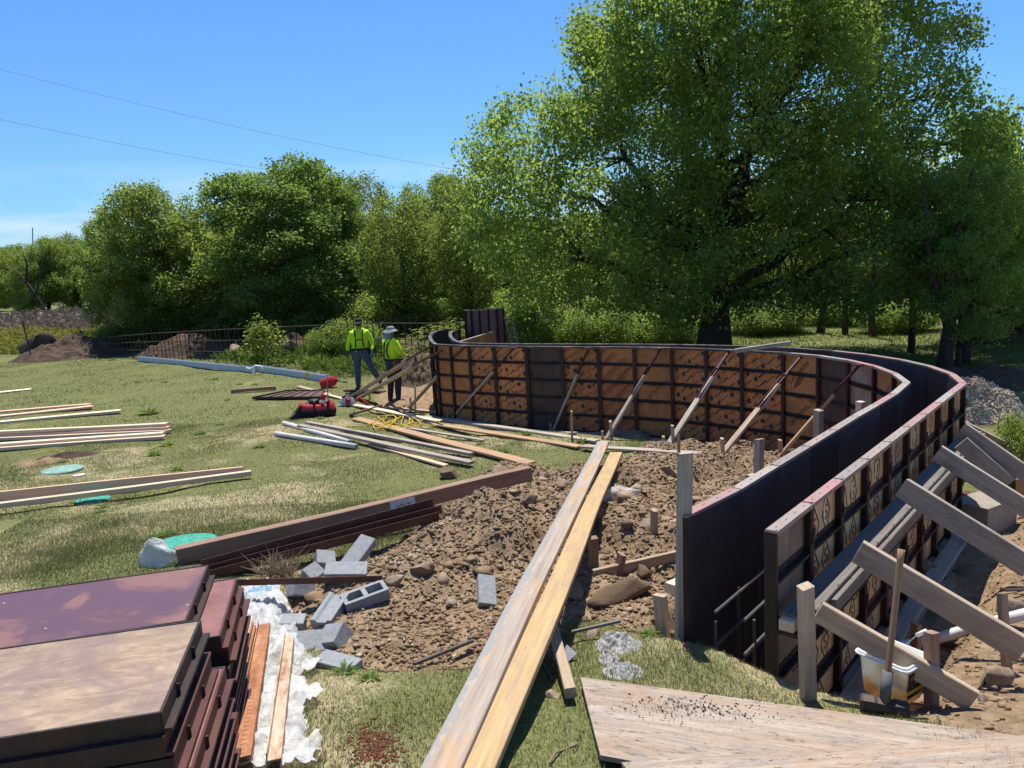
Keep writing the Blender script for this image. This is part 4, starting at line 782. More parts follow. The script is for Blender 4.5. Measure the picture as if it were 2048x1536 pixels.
spec = {0: ('ply_or', True, None), 1: ('ply_or', False, None), 2: ('ply_grey', True, None), 3: ('ply_dark', True, None), 4: ('ply_or', False, 'lam'), 5: ('ply_or', False, 'birds22'), 6: ('ply_or', False, 'birds'), 7: ('ply_or', False, 'birds'), 8: ('ply_or', False, 'west'), 9: ('ply_or', False, 'logo'), 10: ('ply_or', False, 'birds'), 11: ('ply_dark', False, 'pac'), 12: ('ply_or', False, 'birds22b'), 13: ('ply_or', False, 'birds')}
for i in range(len(INNER_C)-1):
    pl, red, pr = spec.get(i, ('ply_or', False, None)); o, M = panel(inner, 'form_panel', INNER_C[i], INNER_C[i+1], ZB, pl, 'top_in' if i < 5 else 'top_far', red, 'birds' if pr and pr.startswith('birds') else None, smooth=i < 3 or i > 15)
    H_ = lambda r_: PH-.305*(r_+.5)
    if pr == 'birds22': put_text(o, M, '2 2', .17, 'inkgreen', .30, H_(3.75), 0)
    if pr == 'birds22b': put_text(o, M, '22', .19, 'inkgreen', .36, H_(2.5), 0)
    if pr == 'lam':
        put_text(o, M, 'Laminates, Inc.', .115, 'inkblack', .28, H_(2.2)); put_text(o, M, 'Laminates', .115, 'inkblack', .36, H_(.4)); put_text(o, M, 'Laminates', .115, 'inkblack', .38, H_(4.2))
        m = MB(); [m.add([(PW-.16-.012*k, .0153, PH-.52+.026*k), (PW-.30-.012*k, .0153, PH-.44+.026*k), (PW-.30-.012*k, .0153, PH-.43+.026*k), (PW-.16-.012*k, .0153, PH-.505+.026*k)], [(0,1,2,3)]) for k in range(7)]; kind(link('printed_fan', m.mesh('printed_fan', MT['inkblack']), M, o), 'stuff')
    if pr == 'west': put_text(o, M, 'Westlam Industries', .085, 'inkdim', .32, H_(2.0)); put_text(o, M, 'Westlam Industries', .085, 'inkdim', .26, H_(4.4))
    if pr == 'pac': put_text(o, M, 'Pacific Wood', .115, 'inkblack', .30, H_(.9)); put_text(o, M, 'Pacific Wood', .115, 'inkblack', .30, H_(2.9)); put_text(o, M, 'Laminates', .115, 'inkblack', .26, H_(3.8))
    if pr == 'logo':
        kind(link('printed_logo', LG[0], M, o), 'stuff'); kind(link('printed_bars', LG[1], M, o), 'stuff')
        for k, (cx, cz) in enumerate(((.17,.35),(.42,.6),(.2,.87),(.44,1.12),(.2,1.38),(.43,1.62))): put_text(o, M, 'PWI', .10, 'inkred', cx, cz)
    if i == 1: put_text(o, M, 'PWI PWI', .09, 'inkdim', .3, H_(.6), 60)
OUT_C = [(4.72,7.93),(4.93,8.5),(5.01,9.1),(4.98,9.7),(4.84,10.3),(4.60,10.86),(4.24,11.36),(3.80,11.82),(3.33,12.22),(2.82,12.6),(2.28,12.95),(1.72,13.28),(1.14,13.6),(.55,13.93),(-.02,14.27),(-.55,14.62),(-.95,14.95),(-1.12,15.4),(-1.23,16.0),(-1.31,16.6),(-1.35,17.2),(-1.33,17.7),(-1.2,18.1)]
outer = thing('wall_formwork', 'outer row of wall form panels with yellow plywood backs, pink painted top and diamond prints', 'formwork', (OUT_A[0], OUT_A[1], ZB))
NP = 9; pts = [OUT_A+(OUT_B-OUT_A)*k/NP for k in range(NP+1)]
mb = MB(); mb.add([(.085,.015,0),(0,.015,.15),(-.085,.015,0),(0,.015,-.15),(.070,.015,0),(0,.015,.124),(-.070,.015,0),(0,.015,-.124)], [(0,1,5,4),(1,2,6,5),(2,3,7,6),(3,0,4,7)]); ME_DIA = mb.mesh('diamond_print', MT['inkblack'])
mb = MB(); mb.box(-.006, .006, .066, .074, -.05, .05); mb.box(-.03, .03, .067, .078, -.006, .006); ME_WEDGE = mb.mesh('wedge_pin', MT['rustbrown'])
for i in range(NP):
    o, M = panel(outer, 'form_panel', pts[i+1], pts[i], ZB, 'ply_grey' if i in (0, 4) else 'ply_yel', 'top_in', i in (3, 5, 6), None, smooth=True)
    if i: 
        for cx, cz in ((.2,1.66),(.42,1.62),(.2,1.36),(.42,1.34),(.2,1.06),(.42,1.05),(.2,.75),(.42,.74),(.3,.4)):
            link('printed_diamond', ME_DIA, M @ Matrix.Translation((cx, 0, cz-.03*(i % 3)+.02)) @ Matrix.Rotation(.12*((i*3) % 5-2), 4, 'Y'), o)
            if cx < .31 or i % 2: put_text(o, M, 'S', .15, 'inkred', cx, cz-.03*(i % 3)+.02, 0)
    for z_ in (.35, .75, 1.05, 1.62): link('wedge_pin', ME_WEDGE, M @ Matrix.Translation((0, 0, z_)) @ Matrix.Rotation(.3*((i*7+int(z_*10)) % 5-2), 4, 'Y'), o)
    if i in (1, 2, 3, 5):
        m = MB(); m.add([(.24+.016*math.cos(a)*(1+.3*math.sin(3*a)), .0160, 1.66+.07*math.sin(a)) for a in np.linspace(0, 6.28, 14)[:-1]], [tuple(range(13))]); link('white_drip', m.mesh('white_drip', MT['drip']), M, o)
for i in range(len(OUT_C)-1): panel(outer, 'form_panel', OUT_C[i+1], OUT_C[i], ZB, 'ply_grey', 'top_in' if i < 5 else 'top_far', smooth=True, bars=i < 2)
# pale drips on the smooth inner faces
for (px, py, w_, h_) in ((1561,940,.02,.05),(1632,937,.025,.06),(1676,862,.015,.05),(1730,862,.012,.06),(1762,826,.012,.05)):
    pass
# far forms behind the left end of the wall
far = thing('wall_formwork', 'short far run of form panels with pale rails behind the left end of the curve', 'formwork', at(918, 684, ZT)*[1,1,0]+[0,0,ZB])
a, b = at(918, 684, ZT), at(990, 662, ZT)
for k in range(4): panel(far, 'form_panel', (a+(b-a)*k/4)[:2], (a+(b-a)*(k+1)/4)[:2], ZB, 'ply_or', 'top_in')
tall = thing('standing_panel', 'tall curved red brown form panel standing above the far end of the wall', 'form panel', (0, 18.2, 0))
c0 = atY(1004, 690, 18.6)
for k in range(5):
    a_ = -2.4+k*.32; p0 = np.array([c0[0]-.35+.75*math.cos(a_)*.8, 18.6+.75*math.sin(a_)]); a2 = a_+.32; p1 = np.array([c0[0]-.35+.75*math.cos(a2)*.8, 18.6+.75*math.sin(a2)]); panel(tall, 'form_panel', p1, p0, .10, 'redface', 'top_in', True, None, False, False)
lp = thing('leaning_panel', 'narrow brown form panel leaning upright beside the tall curved panel', 'form panel', atY(1025, 700, 17.6)*[1,1,0])
q0, q1 = atY(1027, 700, 17.6), atY(1009, 632, 17.8); timber('side_rail', q0, q1, .05, .04, MT['brown'], (0,1,0), lp); timber('side_rail', q0+[.14,0,0], q1+[.13,0,0], .05, .04, MT['brown'], (0,1,0), lp)
for k in range(5): f_ = .15+.18*k; timber('crossbar', q0*(1-f_)+q1*f_, (q0*(1-f_)+q1*f_)+[.14,0,0], .03, .02, MT['steelred'], (0,0,1), lp)
# footing concrete
def strip(name, pts, off0, off1, z0, z1, mat):
    m = MB(); P_ = [np.array(p) for p in pts]; n_ = len(P_); vs = []
    for i, p in enumerate(P_):
        d = P_[min(i+1, n_-1)]-P_[max(i-1, 0)]; d = d/np.linalg.norm(d); nn = np.array([-d[1], d[0]])
        for o_, z in ((off0, z0), (off1, z0), (off1, z1), (off0, z1)): q = p+nn*o_; vs.append((q[0], q[1], z))
    fs = []
    for i in range(n_-1):
        for k in range(4): fs.append((i*4+k, i*4+(k+1) % 4, (i+1)*4+(k+1) % 4, (i+1)*4+k))
    fs += [(0,1,2,3), tuple((n_-1)*4+k for k in (3,2,1,0))]; m.add(vs, fs); return link(name, m.mesh(name, mat))
tag(strip('wall_footing', [OUT_A-WD*.0, OUT_B+WD*.1], -.20, .62, -.5, -.045, MT['concrete']), 'grey concrete footing strip under the straight formwork', 'footing')
tag(strip('wall_footing', INNER_C[1:16], .30, -.70, -.5, -.05, MT['concrete']), 'grey concrete footing strip under the curved formwork', 'footing')
# waler, base board, end clamp on the outer form
zw = float(atplane(1545, 1236, .07)[2]); a = OUT_A+WD*.02; b = OUT_A+WD*5.02
print('waler z', zw)
wl = timber('waler', (*(a+WN*.155), zw-.09), (*(b+WN*.155), zw-.09), .16, .09, MT['wetgrey'], warp=.003, n=12, label='dark grey timber waler along the outside of the straight formwork', cat='waler')
timber('waler_strip', (*(a+WN*.255+WD*.35), zw-.11), (*(b+WN*.255), zw-.11), .03, .09, MT['wetgrey'], label='thin weathered rail fixed along the outer edge of the dark waler', cat='waler')
mb = MB()
for k in range(22): q = a+WD*(.5+.2*k)+WN*(.232+.01*(k % 2)); mb.tube([(q[0], q[1], zw-.005), (q[0], q[1], zw+.018)], .004, 6)
link('nail_heads', mb.mesh('nail_heads', MT['galv']), None, wl)
timber('base_board', (*(OUT_A+WD*.9+WN*.16), -.043), (*(OUT_A+WD*4.6+WN*.16), -.043), .14, .04, MT['dirtygrey'], label='dirty flat board along the foot of the outer formwork', cat='board')
cl = thing('form_clamp', 'black steel clamp gripping the near end of the waler', 'clamp', (*(a+WN*.15), zw-.1)); mb = MB(); 
for bx in ((-.03,.03,.075,.25,-.13,-.10),(-.03,.03,.235,.262,-.13,.05),(-.025,.035,.17,.23,.002,.05)): mb.box(*bx)
Mw = Matrix(((WD[0], WN[0], 0, OUT_A[0]+WD[0]*.03), (WD[1], WN[1], 0, OUT_A[1]+WD[1]*.03), (0, 0, 1, zw), (0, 0, 0, 1)))
link('jaw', mb.mesh('jaw', MT['steel'], bevel=.004), Mw, cl); mb = MB(); mb.box(-.02, .02, .2, .225, -.42, -.10); link('handle_bar', mb.mesh('handle_bar', MT['steel']), Mw, cl)
mb = MB(); mb.box(-.06, .0, .085, .17, -.085, -.02); tag(link('wood_block', mb.mesh('wood_block', MT['pine'], bevel=.003), Mw), 'pale offcut wedged at the near end of the waler', 'block')
# rebar standing in the wall
for s_, lb in ((-.12, 'rebar curtain near the outer form at the open wall end'), (-.30, 'rebar curtain near the inner form at the open wall end')):
    t = thing('rebar_curtain', lb, 'rebar', (*(OUT_A+WN*s_), -.05))
    for k in range(8):
        q = OUT_A+WD*(.12+.32*k-(.14 if s_ < -.2 else 0))+WN*s_; mb = MB(); mb.tube([(q[0], q[1], -.3), (q[0], q[1], .86 if k == 0 else .95)], .010, 7); link('vertical_bar', mb.mesh('vertical_bar', MT['rebar']), None, t)
    for z_ in (.15, .45, .72, .93):
        q0 = OUT_A+WD*(-.05)+WN*(s_+.014); q1 = OUT_A+WD*4.8+WN*(s_+.014); mb = MB(); mb.tube([(*q0, z_), (*q1, z_)], .010, 7); link('horizontal_bar', mb.mesh('horizontal_bar', MT['rebar']), None, t)
# ---------------------------------------------------------------- braces
def atal(px, py, al):
    v = raydir(px, py); a0, _ = wcoord(0, 0); dv = v[0]*WD[0]+v[1]*WD[1]; return CAM+v*((al-a0)/dv)
def far_brace(tx, ty, fx, fy, lab, split=.5, mat='grey', foot_up=.02, wd=.085):
    j = min(range(200), key=lambda k: abs(proj((*(np.array(INNER_C[0])), ZT))[0]-0)+k*0)   # placeholder keeps order
    T = at(tx, ty, ZT+.01); F_ = G(fx, fy, foot_up); T = T+(F_-T)*.02; t = thing('form_brace', lab, 'brace', F_)
    D = T-F_; mid = F_+D*split; timber('timber', F_, F_+D*(split+.18), wd, .04, MT[mat], (0,0,1), t, base=False, n=4)
    off = np.array([0, 0, .036]); m = MB(); A, B = mid-D*.06+off, T; M, L = frame(A, B); m.prism([(-.03,-.012),(.03,-.012),(.03,.016),(.024,.016),(.024,-.006),(-.024,-.006),(-.024,.016),(-.03,.016)], 0, L*.62); s1 = link('brace_channel', m.mesh('brace_channel', MT['maroon']), M, t)
    m = MB(); m.prism(chamf(.04, .03, .004), L*.60, L); link('brace_bar', m.mesh('brace_bar', MT['maroon']), M, t); m = MB(); m.box(-.06, .06, -.05, .07, -.006, .012); link('brace_hook', m.mesh('brace_hook', MT['maroon']), Matrix.Translation(Vector([float(c) for c in T]))@Matrix.Rotation(.5, 4, 'Z'), t)
    # the stake it is nailed to
    q = F_+np.array([.10, .05, 0]); timber('stake', (q[0], q[1], float(hz(q[0], q[1]))-.2), (q[0]-.02, q[1]+.01, F_[2]+.27), .085, .038, MT[mat], (1,0,0), t, base=False, n=2)
    timber('stake', (q[0]-.16, q[1]-.04, F_[2]-.2), (q[0]-.16, q[1]-.04, F_[2]+.13), .07, .035, MT['tan'], (1,0,0), t, base=False, n=2)
    return t
FB = [(932,690,814,822,'grey timber and steel brace nearest the left end of the curved formwork','grey'),(1031,693,902,843,'tan timber brace beside the first stake board, green number on panel behind it','tan'),(1179,693,1108,862,'steep grey timber brace before the dark stained panel','grey'),(1324,694,1213,880,'grey brace standing just beyond the tips of the two long planks','grey'),(1462,697,1336,893,'grey brace with long dark steel head before the bird printed panels','grey'),(1609,705,1435,922,'tan timber brace with red steel channel before the lettered panel','tan'),(1723,726,1551,925,'yellowish timber brace nearest the sharp corner of the inner formwork','orange')]
for tx, ty, fx, fy, lb, mt in FB: far_brace(tx, ty, fx, fy, lb, .52, mt)
for tx, ty, fx, fy, lb in ((866,690,708,793,'upper of two brown timber braces crossing before the workers'),(884,701,716,800,'lower of two brown timber braces crossing before the workers')):
    T = at(tx, ty, ZT-.03); F_ = G(fx, fy, .03); t = thing('form_brace', lb, 'brace', F_); D = T-F_; timber('timber', F_, F_+D*.72, .14, .045, MT['brace'], (0,0,1), t, base=False); M, L = frame(F_+D*.6+[0,0,.04], T); m = MB(); m.prism(chamf(.05, .035, .004), 0, L); link('brace_channel', m.mesh('brace_channel', MT['maroon']), M, t)
    timber('stake', (F_[0]+.3, F_[1], F_[2]-.2), (F_[0]+.27, F_[1], F_[2]+.22), .085, .038, MT['brace'], (1,0,0), t, base=False, n=2)
RB = [(1716,1102,2046,1300,.155,'brown board brace from the waler past the sledgehammer to the long stake'),(1804,975,2060,1135,.155,'weathered dark board brace with a split yellow top edge'),(1874,905,2080,1035,.14,'grey board brace above the rusty tool, second from the waler far end'),(1922,858,2090,975,.14,'grey board brace nailed at the far end of the waler')]
for ax_, ay_, bx_, by_, wd, lb in RB:
    A = atplane(ax_, ay_, .285); al, _ = wcoord(A[0], A[1]); B = atal(bx_, by_, al); 
    timber('board_brace', A, B, .04, wd, MT['brace'] if 'brown' in lb else MT['dirtygrey'], base=False, n=8, label=lb, cat='brace')
A = atplane(1922, 885, .30); al, _ = wcoord(A[0], A[1]); timber('board_brace', A, atal(2018, 968, al), .04, .14, MT['dirtygrey'], base=False, label='short dark kicker board below the last brace', cat='brace')
A = atal(1905, 842, 6.6); timber('board_brace', A, atal(2070, 925, 6.6), .04, .14, MT['brace'], base=False, label='brown board brace against the corner of the outer formwork', cat='brace')
A = atal(2010, 880, 7.0); timber('board_brace', A, atal(2080, 905, 7.0), .09, .04, MT['grey'], base=False, label='short pale timber lying behind the corner brace', cat='timber')
A = atplane(1636, 1222, .33); al, _ = wcoord(A[0], A[1]); B = G(1945, 1420, .05); timber('board_brace', A, B, .04, .115, MT['tan'], base=False, n=8, label='tan board running from the waler end down behind the bucket', cat='brace')
# stakes
def stake(px, py0, py1, wd, th, mat, lab, lean=0, rz=0.3, up=(1, .2, 0)):
    b = G(px, py1); d = b[1]; t_ = atY(px+lean, py0, d); timber('timber_stake', b-[0,0,.25], t_, wd, th, mat, (math.cos(rz), math.sin(rz), 0), base=False, n=3, label=lab, cat='stake')
def stake_at(px0, py0, px1, py1, Y, wd, th, mat, lab, rz=.3):
    timber('timber_stake', atY(px1, py1, Y), atY(px0, py0, Y), wd, th, mat, (math.cos(rz), math.sin(rz), 0), base=False, n=3, label=lab, cat='stake')
p = atplane(1612, 1270, .34); stake_at(1611, 1172, 1617, 1420, p[1], .045, .085, MT['tan'], 'split topped grey stake at the near end of the waler', .5)
stake_at(1371, 906, 1362, 1340, 4.40, .045, .085, MT['grey'], 'tall weathered grey post beside the inner formwork end', .3)
stake_at(1506, 950, 1504, 1010, 6.9, .09, .09, MT['grey'], 'square grey post behind the inner formwork', .5); stake_at(1519, 878, 1517, 960, 7.6, .075, .075, MT['grey'], 'short square post in front of the tan far braces', .5)
stake_at(1637, 820, 1636, 900, 8.9, .085, .085, MT['grey'], 'grey post near the yellowish corner brace', .5); stake_at(1721, 803, 1720, 850, 9.0, .08, .08, MT['pine'], 'pale post top showing over the inner formwork', .5)
stake(1187, 1075, 1148, .05, .07, MT['brown'], 'short square brown stake holding the lower trench board', -1); stake(1222, 1108, 1150, .09, .04, MT['brown'], 'leaning brown stake behind the lower trench board', 22)
timber('trench_board', at(1186, 1150, .62), at(1368, 1108, .62), .035, .085, MT['tan'], base=False, label='tan trench board from the brown stake to the tall grey post', cat='board')
timber('trench_board', at(1302, 1058, .55), at(1364, 1046, .55), .035, .085, MT['tan'], base=False, label='short upper trench board beside an angular rock', cat='board')
stake(1308, 1020, 1075, .07, .04, MT['tan'], 'small tan stake at the upper trench board'); stake(1362, 1030, 1092, .08, .04, MT['tan'], 'narrow tan stake against the tall grey post')
stake_at(1320, 1190, 1330, 1320, 4.5, .09, .04, MT['tan'], 'broad leaning tan stake at the trench edge', .7); 
A = at(1345, 1190, .86); timber('wedge_board', A, A+np.array([.16, .12, 0]), .12, .07, MT['pine'], label='pale triangular offcut against the tall grey post', cat='board')
stake(1143, 822, 880, .035, .03, MT['stake'], 'thin orange wooden stake before the steep grey brace'); stake(1358, 868, 922, .035, .03, MT['stake'], 'thin orange wooden stake by the feet of the wall braces', -1); stake(830, 772, 836, .04, .03, MT['stake'], 'thin orange wooden stake in the long boards near the cord coil')
stake(655, 752, 800, .028, .02, MT['stake'], 'thin survey stake behind the tool bag', -1); stake(653, 735, 782, .028, .02, MT['stake'], 'thin survey stake at the gutter end', 1)
stake(1832, 1246, 1335, .09, .035, MT['orange'], 'rough topped orange stake behind the bucket', 0, .1); stake(1866, 1264, 1412, .065, .045, MT['brown'], 'brown stake touching the right side of the bucket', -3, .2)
b = G(2021, 1345); timber('timber_stake', b-[0,0,.2], atY(2004, 1186, b[1]+.1), .055, .04, MT['tan'], (1,0,0), base=False, n=3, label='leaning tan stake crossing the end of the brown board brace', cat='stake')
stake_at(2046, 960, 2046, 1010, 8.0, .16, .04, MT['orange'], 'orange board end at the far braces', .2)
# ---------------------------------------------------------------- lumber lying on the lawn
def lie(px0, py0, px1, py1, wd, th, mat, label, up0=.0, up1=.0, name='plank', upv=(0,0,1), warp=.004, n=10, group=None, ext=0):
    A, B = G(px0, py0), G(px1, py1)
    if ext: A = A+(A-B)/np.linalg.norm(A-B)*ext; A[2] = hz(A[0], A[1])
    A[2] = float(gz(A[0], A[1]))+.012+up0; B[2] = float(gz(B[0], B[1]))+.012+up1
    L = np.linalg.norm(B-A)                       # keep it above the turf between its ends
    f_ = np.linspace(0, 1, 15); q = A[None]*(1-f_[:, None])+B[None]*f_[:, None]; lift = np.max(gz(q[:, 0], q[:, 1])-q[:, 2])
    if lift > 0 and up0 == 0 and up1 == 0: A[2] += lift*.6; B[2] += lift*.6
    return timber(name, A, B, wd, th, MT[mat], upv, warp=warp, n=n, label=label, cat='plank', group=group)
lie(-10, 787, 62, 780, .30, .022, 'birch', 'pale rounded end board alone on the lawn near the far left heap', name='board', ext=1.2)
lie(0, 835, 186, 818, .2, .05, 'pink', 'upper pinkish plank of the far left lumber pair', ext=1.5); lie(0, 830, 183, 816, .14, .05, 'pink', 'pinkish plank lying on the far left lumber pair', .052, .052, ext=1.5)
lie(0, 847, 242, 827, .2, .06, 'pine', 'long pale plank in front of the pinkish far left pair', ext=1.5)
lie(0, 884, 340, 868, .14, .06, 'pine', 'bottom rear plank of the near left lumber stack', ext=1.6); lie(0, 882, 340, 867, .14, .06, 'pink', 'middle rear plank of the near left lumber stack', .061, .061, ext=1.6); lie(0, 882, 338, 866, .14, .06, 'pine', 'top rear pale plank of the near left lumber stack', .122, .122, ext=1.6)
lie(0, 902, 330, 879, .16, .06, 'pine', 'front lower plank of the near left lumber stack', ext=1.4); lie(0, 900, 329, 877, .15, .06, 'pine', 'front upper plank of the near left lumber stack', .061, .061, ext=1.4)
lie(0, 1012, 488, 953, .04, .14, 'pink', 'orange pink plank standing on edge over a green lid', ext=1.0); lie(0, 1028, 503, 956, .09, .07, 'pine', 'pale plank lying in front of the plank on edge', .03, .03, ext=1.0)
lie(600, 858, 944, 934, .11, .04, 'grey', 'grey plank across the two pipes on the lawn', .035, .03); lie(615, 852, 945, 915, .085, .05, 'grey', 'second grey plank behind the one across the pipes', .03, .02)
lie(740, 892, 893, 935, .09, .03, 'pink', 'short pinkish plank under the grey planks'); lie(690, 862, 805, 886, .09, .035, 'grey', 'short grey offcut between the grey planks')
lie(712, 842, 1062, 935, .19, .038, 'orange', 'wide orange weathered plank ending at the big timber beam', warp=.008); lie(812, 858, 968, 883, .07, .025, 'grey', 'thin grey lath behind the wide orange plank')
lie(868, 852, 1160, 899, .14, .03, 'orange', 'orange plank lying along the grey plank before the wall'); lie(850, 838, 1195, 888, .13, .04, 'grey', 'long grey plank parallel to the curved wall'); lie(1165, 900, 1402, 918, .14, .03, 'grey', 'damp grey plank reaching behind the two long planks')
lie(705, 812, 880, 845, .14, .03, 'pine', 'pale plank running from the circular saw to the cord coil'); lie(770, 822, 898, 829, .09, .035, 'tan', 'short tan plank behind the cord coil'); lie(1090, 862, 1150, 870, .12, .02, 'grey', 'dark broken board in the shade of the wall')
lie(462, 787, 552, 780, .09, .09, 'brown', 'short dark timber lying left of the dark form panel'); lie(598, 776, 660, 792, .14, .03, 'tan', 'tan board behind the dark form panel'); lie(595, 783, 650, 787, .1, .04, 'brown', 'brown board lying against the dark form panel')
lie(650, 790, 690, 800, .1, .025, 'pine', 'small pale offcut beside the thin stake'); lie(795, 772, 842, 768, .2, .03, 'pine', 'pale board lying flat behind the hatted worker'); 
for a_, b_, lb in (((842,772),(846,728),'upright pale board end beside the formwork'),((852,770),(866,732),'leaning pale board beside the formwork')):
    Y_ = G(a_[0], a_[1])[1]; timber('plank', atY(*a_, Y_), atY(*b_, Y_+.5), .14, .03, MT['pine'], (0,-1,.2), label=lb, cat='plank')
lie(690, 782, 770, 788, .14, .03, 'maroon', 'flat dark red board under the first worker', name='board')
# pipes
def pipe(px0, py0, px1, py1, r, mat, lab, up=0.0, nm='pipe'):
    A, B = G(px0, py0, r+up), G(px1, py1, r+up); A[2] = gz(A[0], A[1])+r+up; B[2] = gz(B[0], B[1])+r+up; m = MB(); M, L = frame(A, B); pr = [(r*math.cos(a), r*math.sin(a)) for a in np.linspace(0, 2*math.pi, 17)[:-1]]; pi = [(r*.86*c, r*.86*s_) for c, s_ in [(math.cos(a), math.sin(a)) for a in np.linspace(0, 2*math.pi, 17)[:-1]]]
    n = 16; vs = [(0, a, b) for a, b in pr]+[(L, a, b) for a, b in pr]+[(0, a, b) for a, b in pi]+[(L, a, b) for a, b in pi]; fs = []
    for i in range(n): j = (i+1) % n; fs += [(i, j, n+j, n+i), (2*n+j, 2*n+i, 3*n+i, 3*n+j), (j, i, 2*n+i, 2*n+j), (n+i, n+j, 3*n+j, 3*n+i)]
    m.add(vs, fs); return tag(link(nm, m.mesh(nm, MT[mat], True), M), lab, 'pipe')
pipe(568, 850, 700, 890, .045, 'pvc', 'upper grey plastic pipe disappearing under the grey planks'); pipe(552, 872, 714, 899, .045, 'pvc', 'lower grey plastic pipe with open end on the lawn')
A = G(1990, 1262, .12); B = G(2120, 1238, .12); pp = atal(1778, 1302, 2.2)
p0, p1, p2 = G(1775, 1310, .05), G(1880, 1292, .07), G(2085, 1255, .14); m = MB(); m.tube([p0, (p0+p1)/2, p1, (p1+p2)/2+[0,0,.01], p2], .042, 14); m.tube([(p1+p2)/2+[-.05,.0,.005], (p1+p2)/2+[.05,0,.015]], .047, 14); tag(link('conduit_pipe', m.mesh('conduit_pipe', MT['pvc'], True)), 'white plastic conduit pipe lying behind the bucket and brace', 'pipe')
# pale gutter lengths far left
def gutter(px0, py0, px1, py1, lab):
    A, B = G(px0, py0), G(px1, py1); A[2] = gz(A[0], A[1])+.0; B[2] = gz(B[0], B[1]); M, L = frame(A, B); m = MB(); m.prism([(-.06,0),(.06,0),(.07,.19),(.05,.19),(.045,.02),(-.045,.02),(-.05,.19),(-.07,.19)], 0, L); tag(link('gutter_length', m.mesh('gutter_length', MT['vinyl']), M), lab, 'gutter')
gutter(278, 722, 508, 745, 'long pale blue grey gutter length left of the bent strap'); gutter(515, 742, 655, 764, 'shorter pale blue grey gutter length right of the bent strap')
p = G(510, 748); m = MB(); m.tube([p+[-.25,0,.2], p+[-.12,0,.16], p+[.05,0,.26], p+[.22,0,.22], p+[.27,0,.08]], .035, 8); tag(link('bent_strap', m.mesh('bent_strap', MT['white'], True)), 'white bent strap hooked over the gutter joint', 'strap')
def flag(px, py, sz, mat, lab):
    p = G(px, py); m = MB(); m.tube([p+[0,0,-.1], p+[0,0,sz*1.6]], .004, 5); m.add([p+[0,0,sz*1.6], p+[sz*.9,-.02,sz*1.55], p+[sz*.85,.02,sz*.85], p+[0,0,sz*.8]], [(0,1,2,3)]); tag(link('marker_flag', m.mesh('marker_flag', MT[mat])), lab, 'flag')
flag(612, 761, .14, 'yflag', 'orange yellow marker flag before the gutter'); flag(378, 712, .16, 'pinkflag', 'pink marker flag low on the flagged soil heap'); flag(362, 702, .2, 'pinkflag', 'pink marker flag high on the flagged soil heap'); flag(542, 742, .12, 'pinkflag', 'pink marker flag behind the gutter'); flag(1367, 1302, .03, 'pinkflag', 'tiny pink ribbon at the foot of the tall grey post')
# septic lids
def lid(px, py, r, mat, lab, tilt=.0, up=.01):
    p = G(px, py); p[2] = gz(p[0], p[1])+up; sl = (float(hz(p[0], p[1]+.3))-float(hz(p[0], p[1]-.3)))/.6; m = MB(); m.lathe([(0.001,-.03),(r*1.02,-.03),(r*1.02,.012),(r*.97,.026),(r*.9,.03),(r*.5,.04),(.001,.042)], 30)
    for k in range(8): a = k*math.pi/4; m.tube([(r*.25*math.cos(a), r*.25*math.sin(a), .042), (r*.85*math.cos(a), r*.85*math.sin(a), .033)], .006, 4)
    tag(link('tank_lid', m.mesh('tank_lid', MT[mat], False), Matrix.Translation(Vector([float(c) for c in p])) @ Matrix.Rotation(math.atan(sl)+tilt, 4, 'X')), lab, 'lid')
lid(372, 1088, .30, 'lid', 'bright green round tank lid beside the low end of the big timber beam'); lid(125, 940, .30, 'lidpale', 'pale green round tank lid sunk in a bare earth hole', 0, -.0); lid(185, 1001, .22, 'lid', 'green round lid almost hidden under the plank on edge', 0, -.01)
p = G(158, 951); m = MB(); m.lathe([(.001,0),(.09,0),(.09,.015),(.07,.02),(.001,.02)], 20); tag(link('cleanout_cap', m.mesh('cleanout_cap', plain('pale_cap', (.5,.42,.36), .7, 0, .4, 20)), Matrix.Translation((p[0], p[1], float(gz(p[0], p[1]))))), 'small pale round cap in the lawn beside the sunken lid', 'cap')
p = G(110, 922); q = heap('crumbled_earth', p[0], p[1]+.35, .55, .22, .07, MT['soil'], 91, res=30, rough=.5); tag(link('crumbled_earth', q), 'dark crumbled earth rim behind the sunken lid', 'soil')
# cords
def cord(pxs, r, mat, lab, nm='extension_cord', up=.012):
    P_ = [G(*p) for p in pxs]; P_ = [np.array([q[0], q[1], gz(q[0], q[1])+up+.012*math.sin(i*2.1)]) for i, q in enumerate(P_)]
    t = np.linspace(0, len(P_)-1, len(P_)*6); pts = []
    for u in t:
        i = int(min(u, len(P_)-2)); f_ = u-i; a, b, c, d = P_[max(i-1, 0)], P_[i], P_[i+1], P_[min(i+2, len(P_)-1)]; pts.append(.5*((2*b)+(-a+c)*f_+(2*a-5*b+4*c-d)*f_*f_+(-a+3*b-3*c+d)*f_**3))
    m = MB(); m.tube(pts, r, 6); tag(link(nm, m.mesh(nm, MT[mat], True)), lab, 'cord')
rr = random.Random(5)
cord([(752+48*(1-math.cos(a*.9))*.9+rr.uniform(-14, 14)+30*math.sin(a), 846+13*math.cos(a*1.05)+rr.uniform(-5, 5)) for a in np.linspace(0, 30, 44)], .009, 'yellow', 'yellow extension cord in a loose coil on the boards', up=.05)
cord([(845,845),(868,836),(880,846),(868,858),(845,856),(820,855)], .009, 'yellow', 'yellow cord loop trailing off the coil over the orange plank', up=.05)
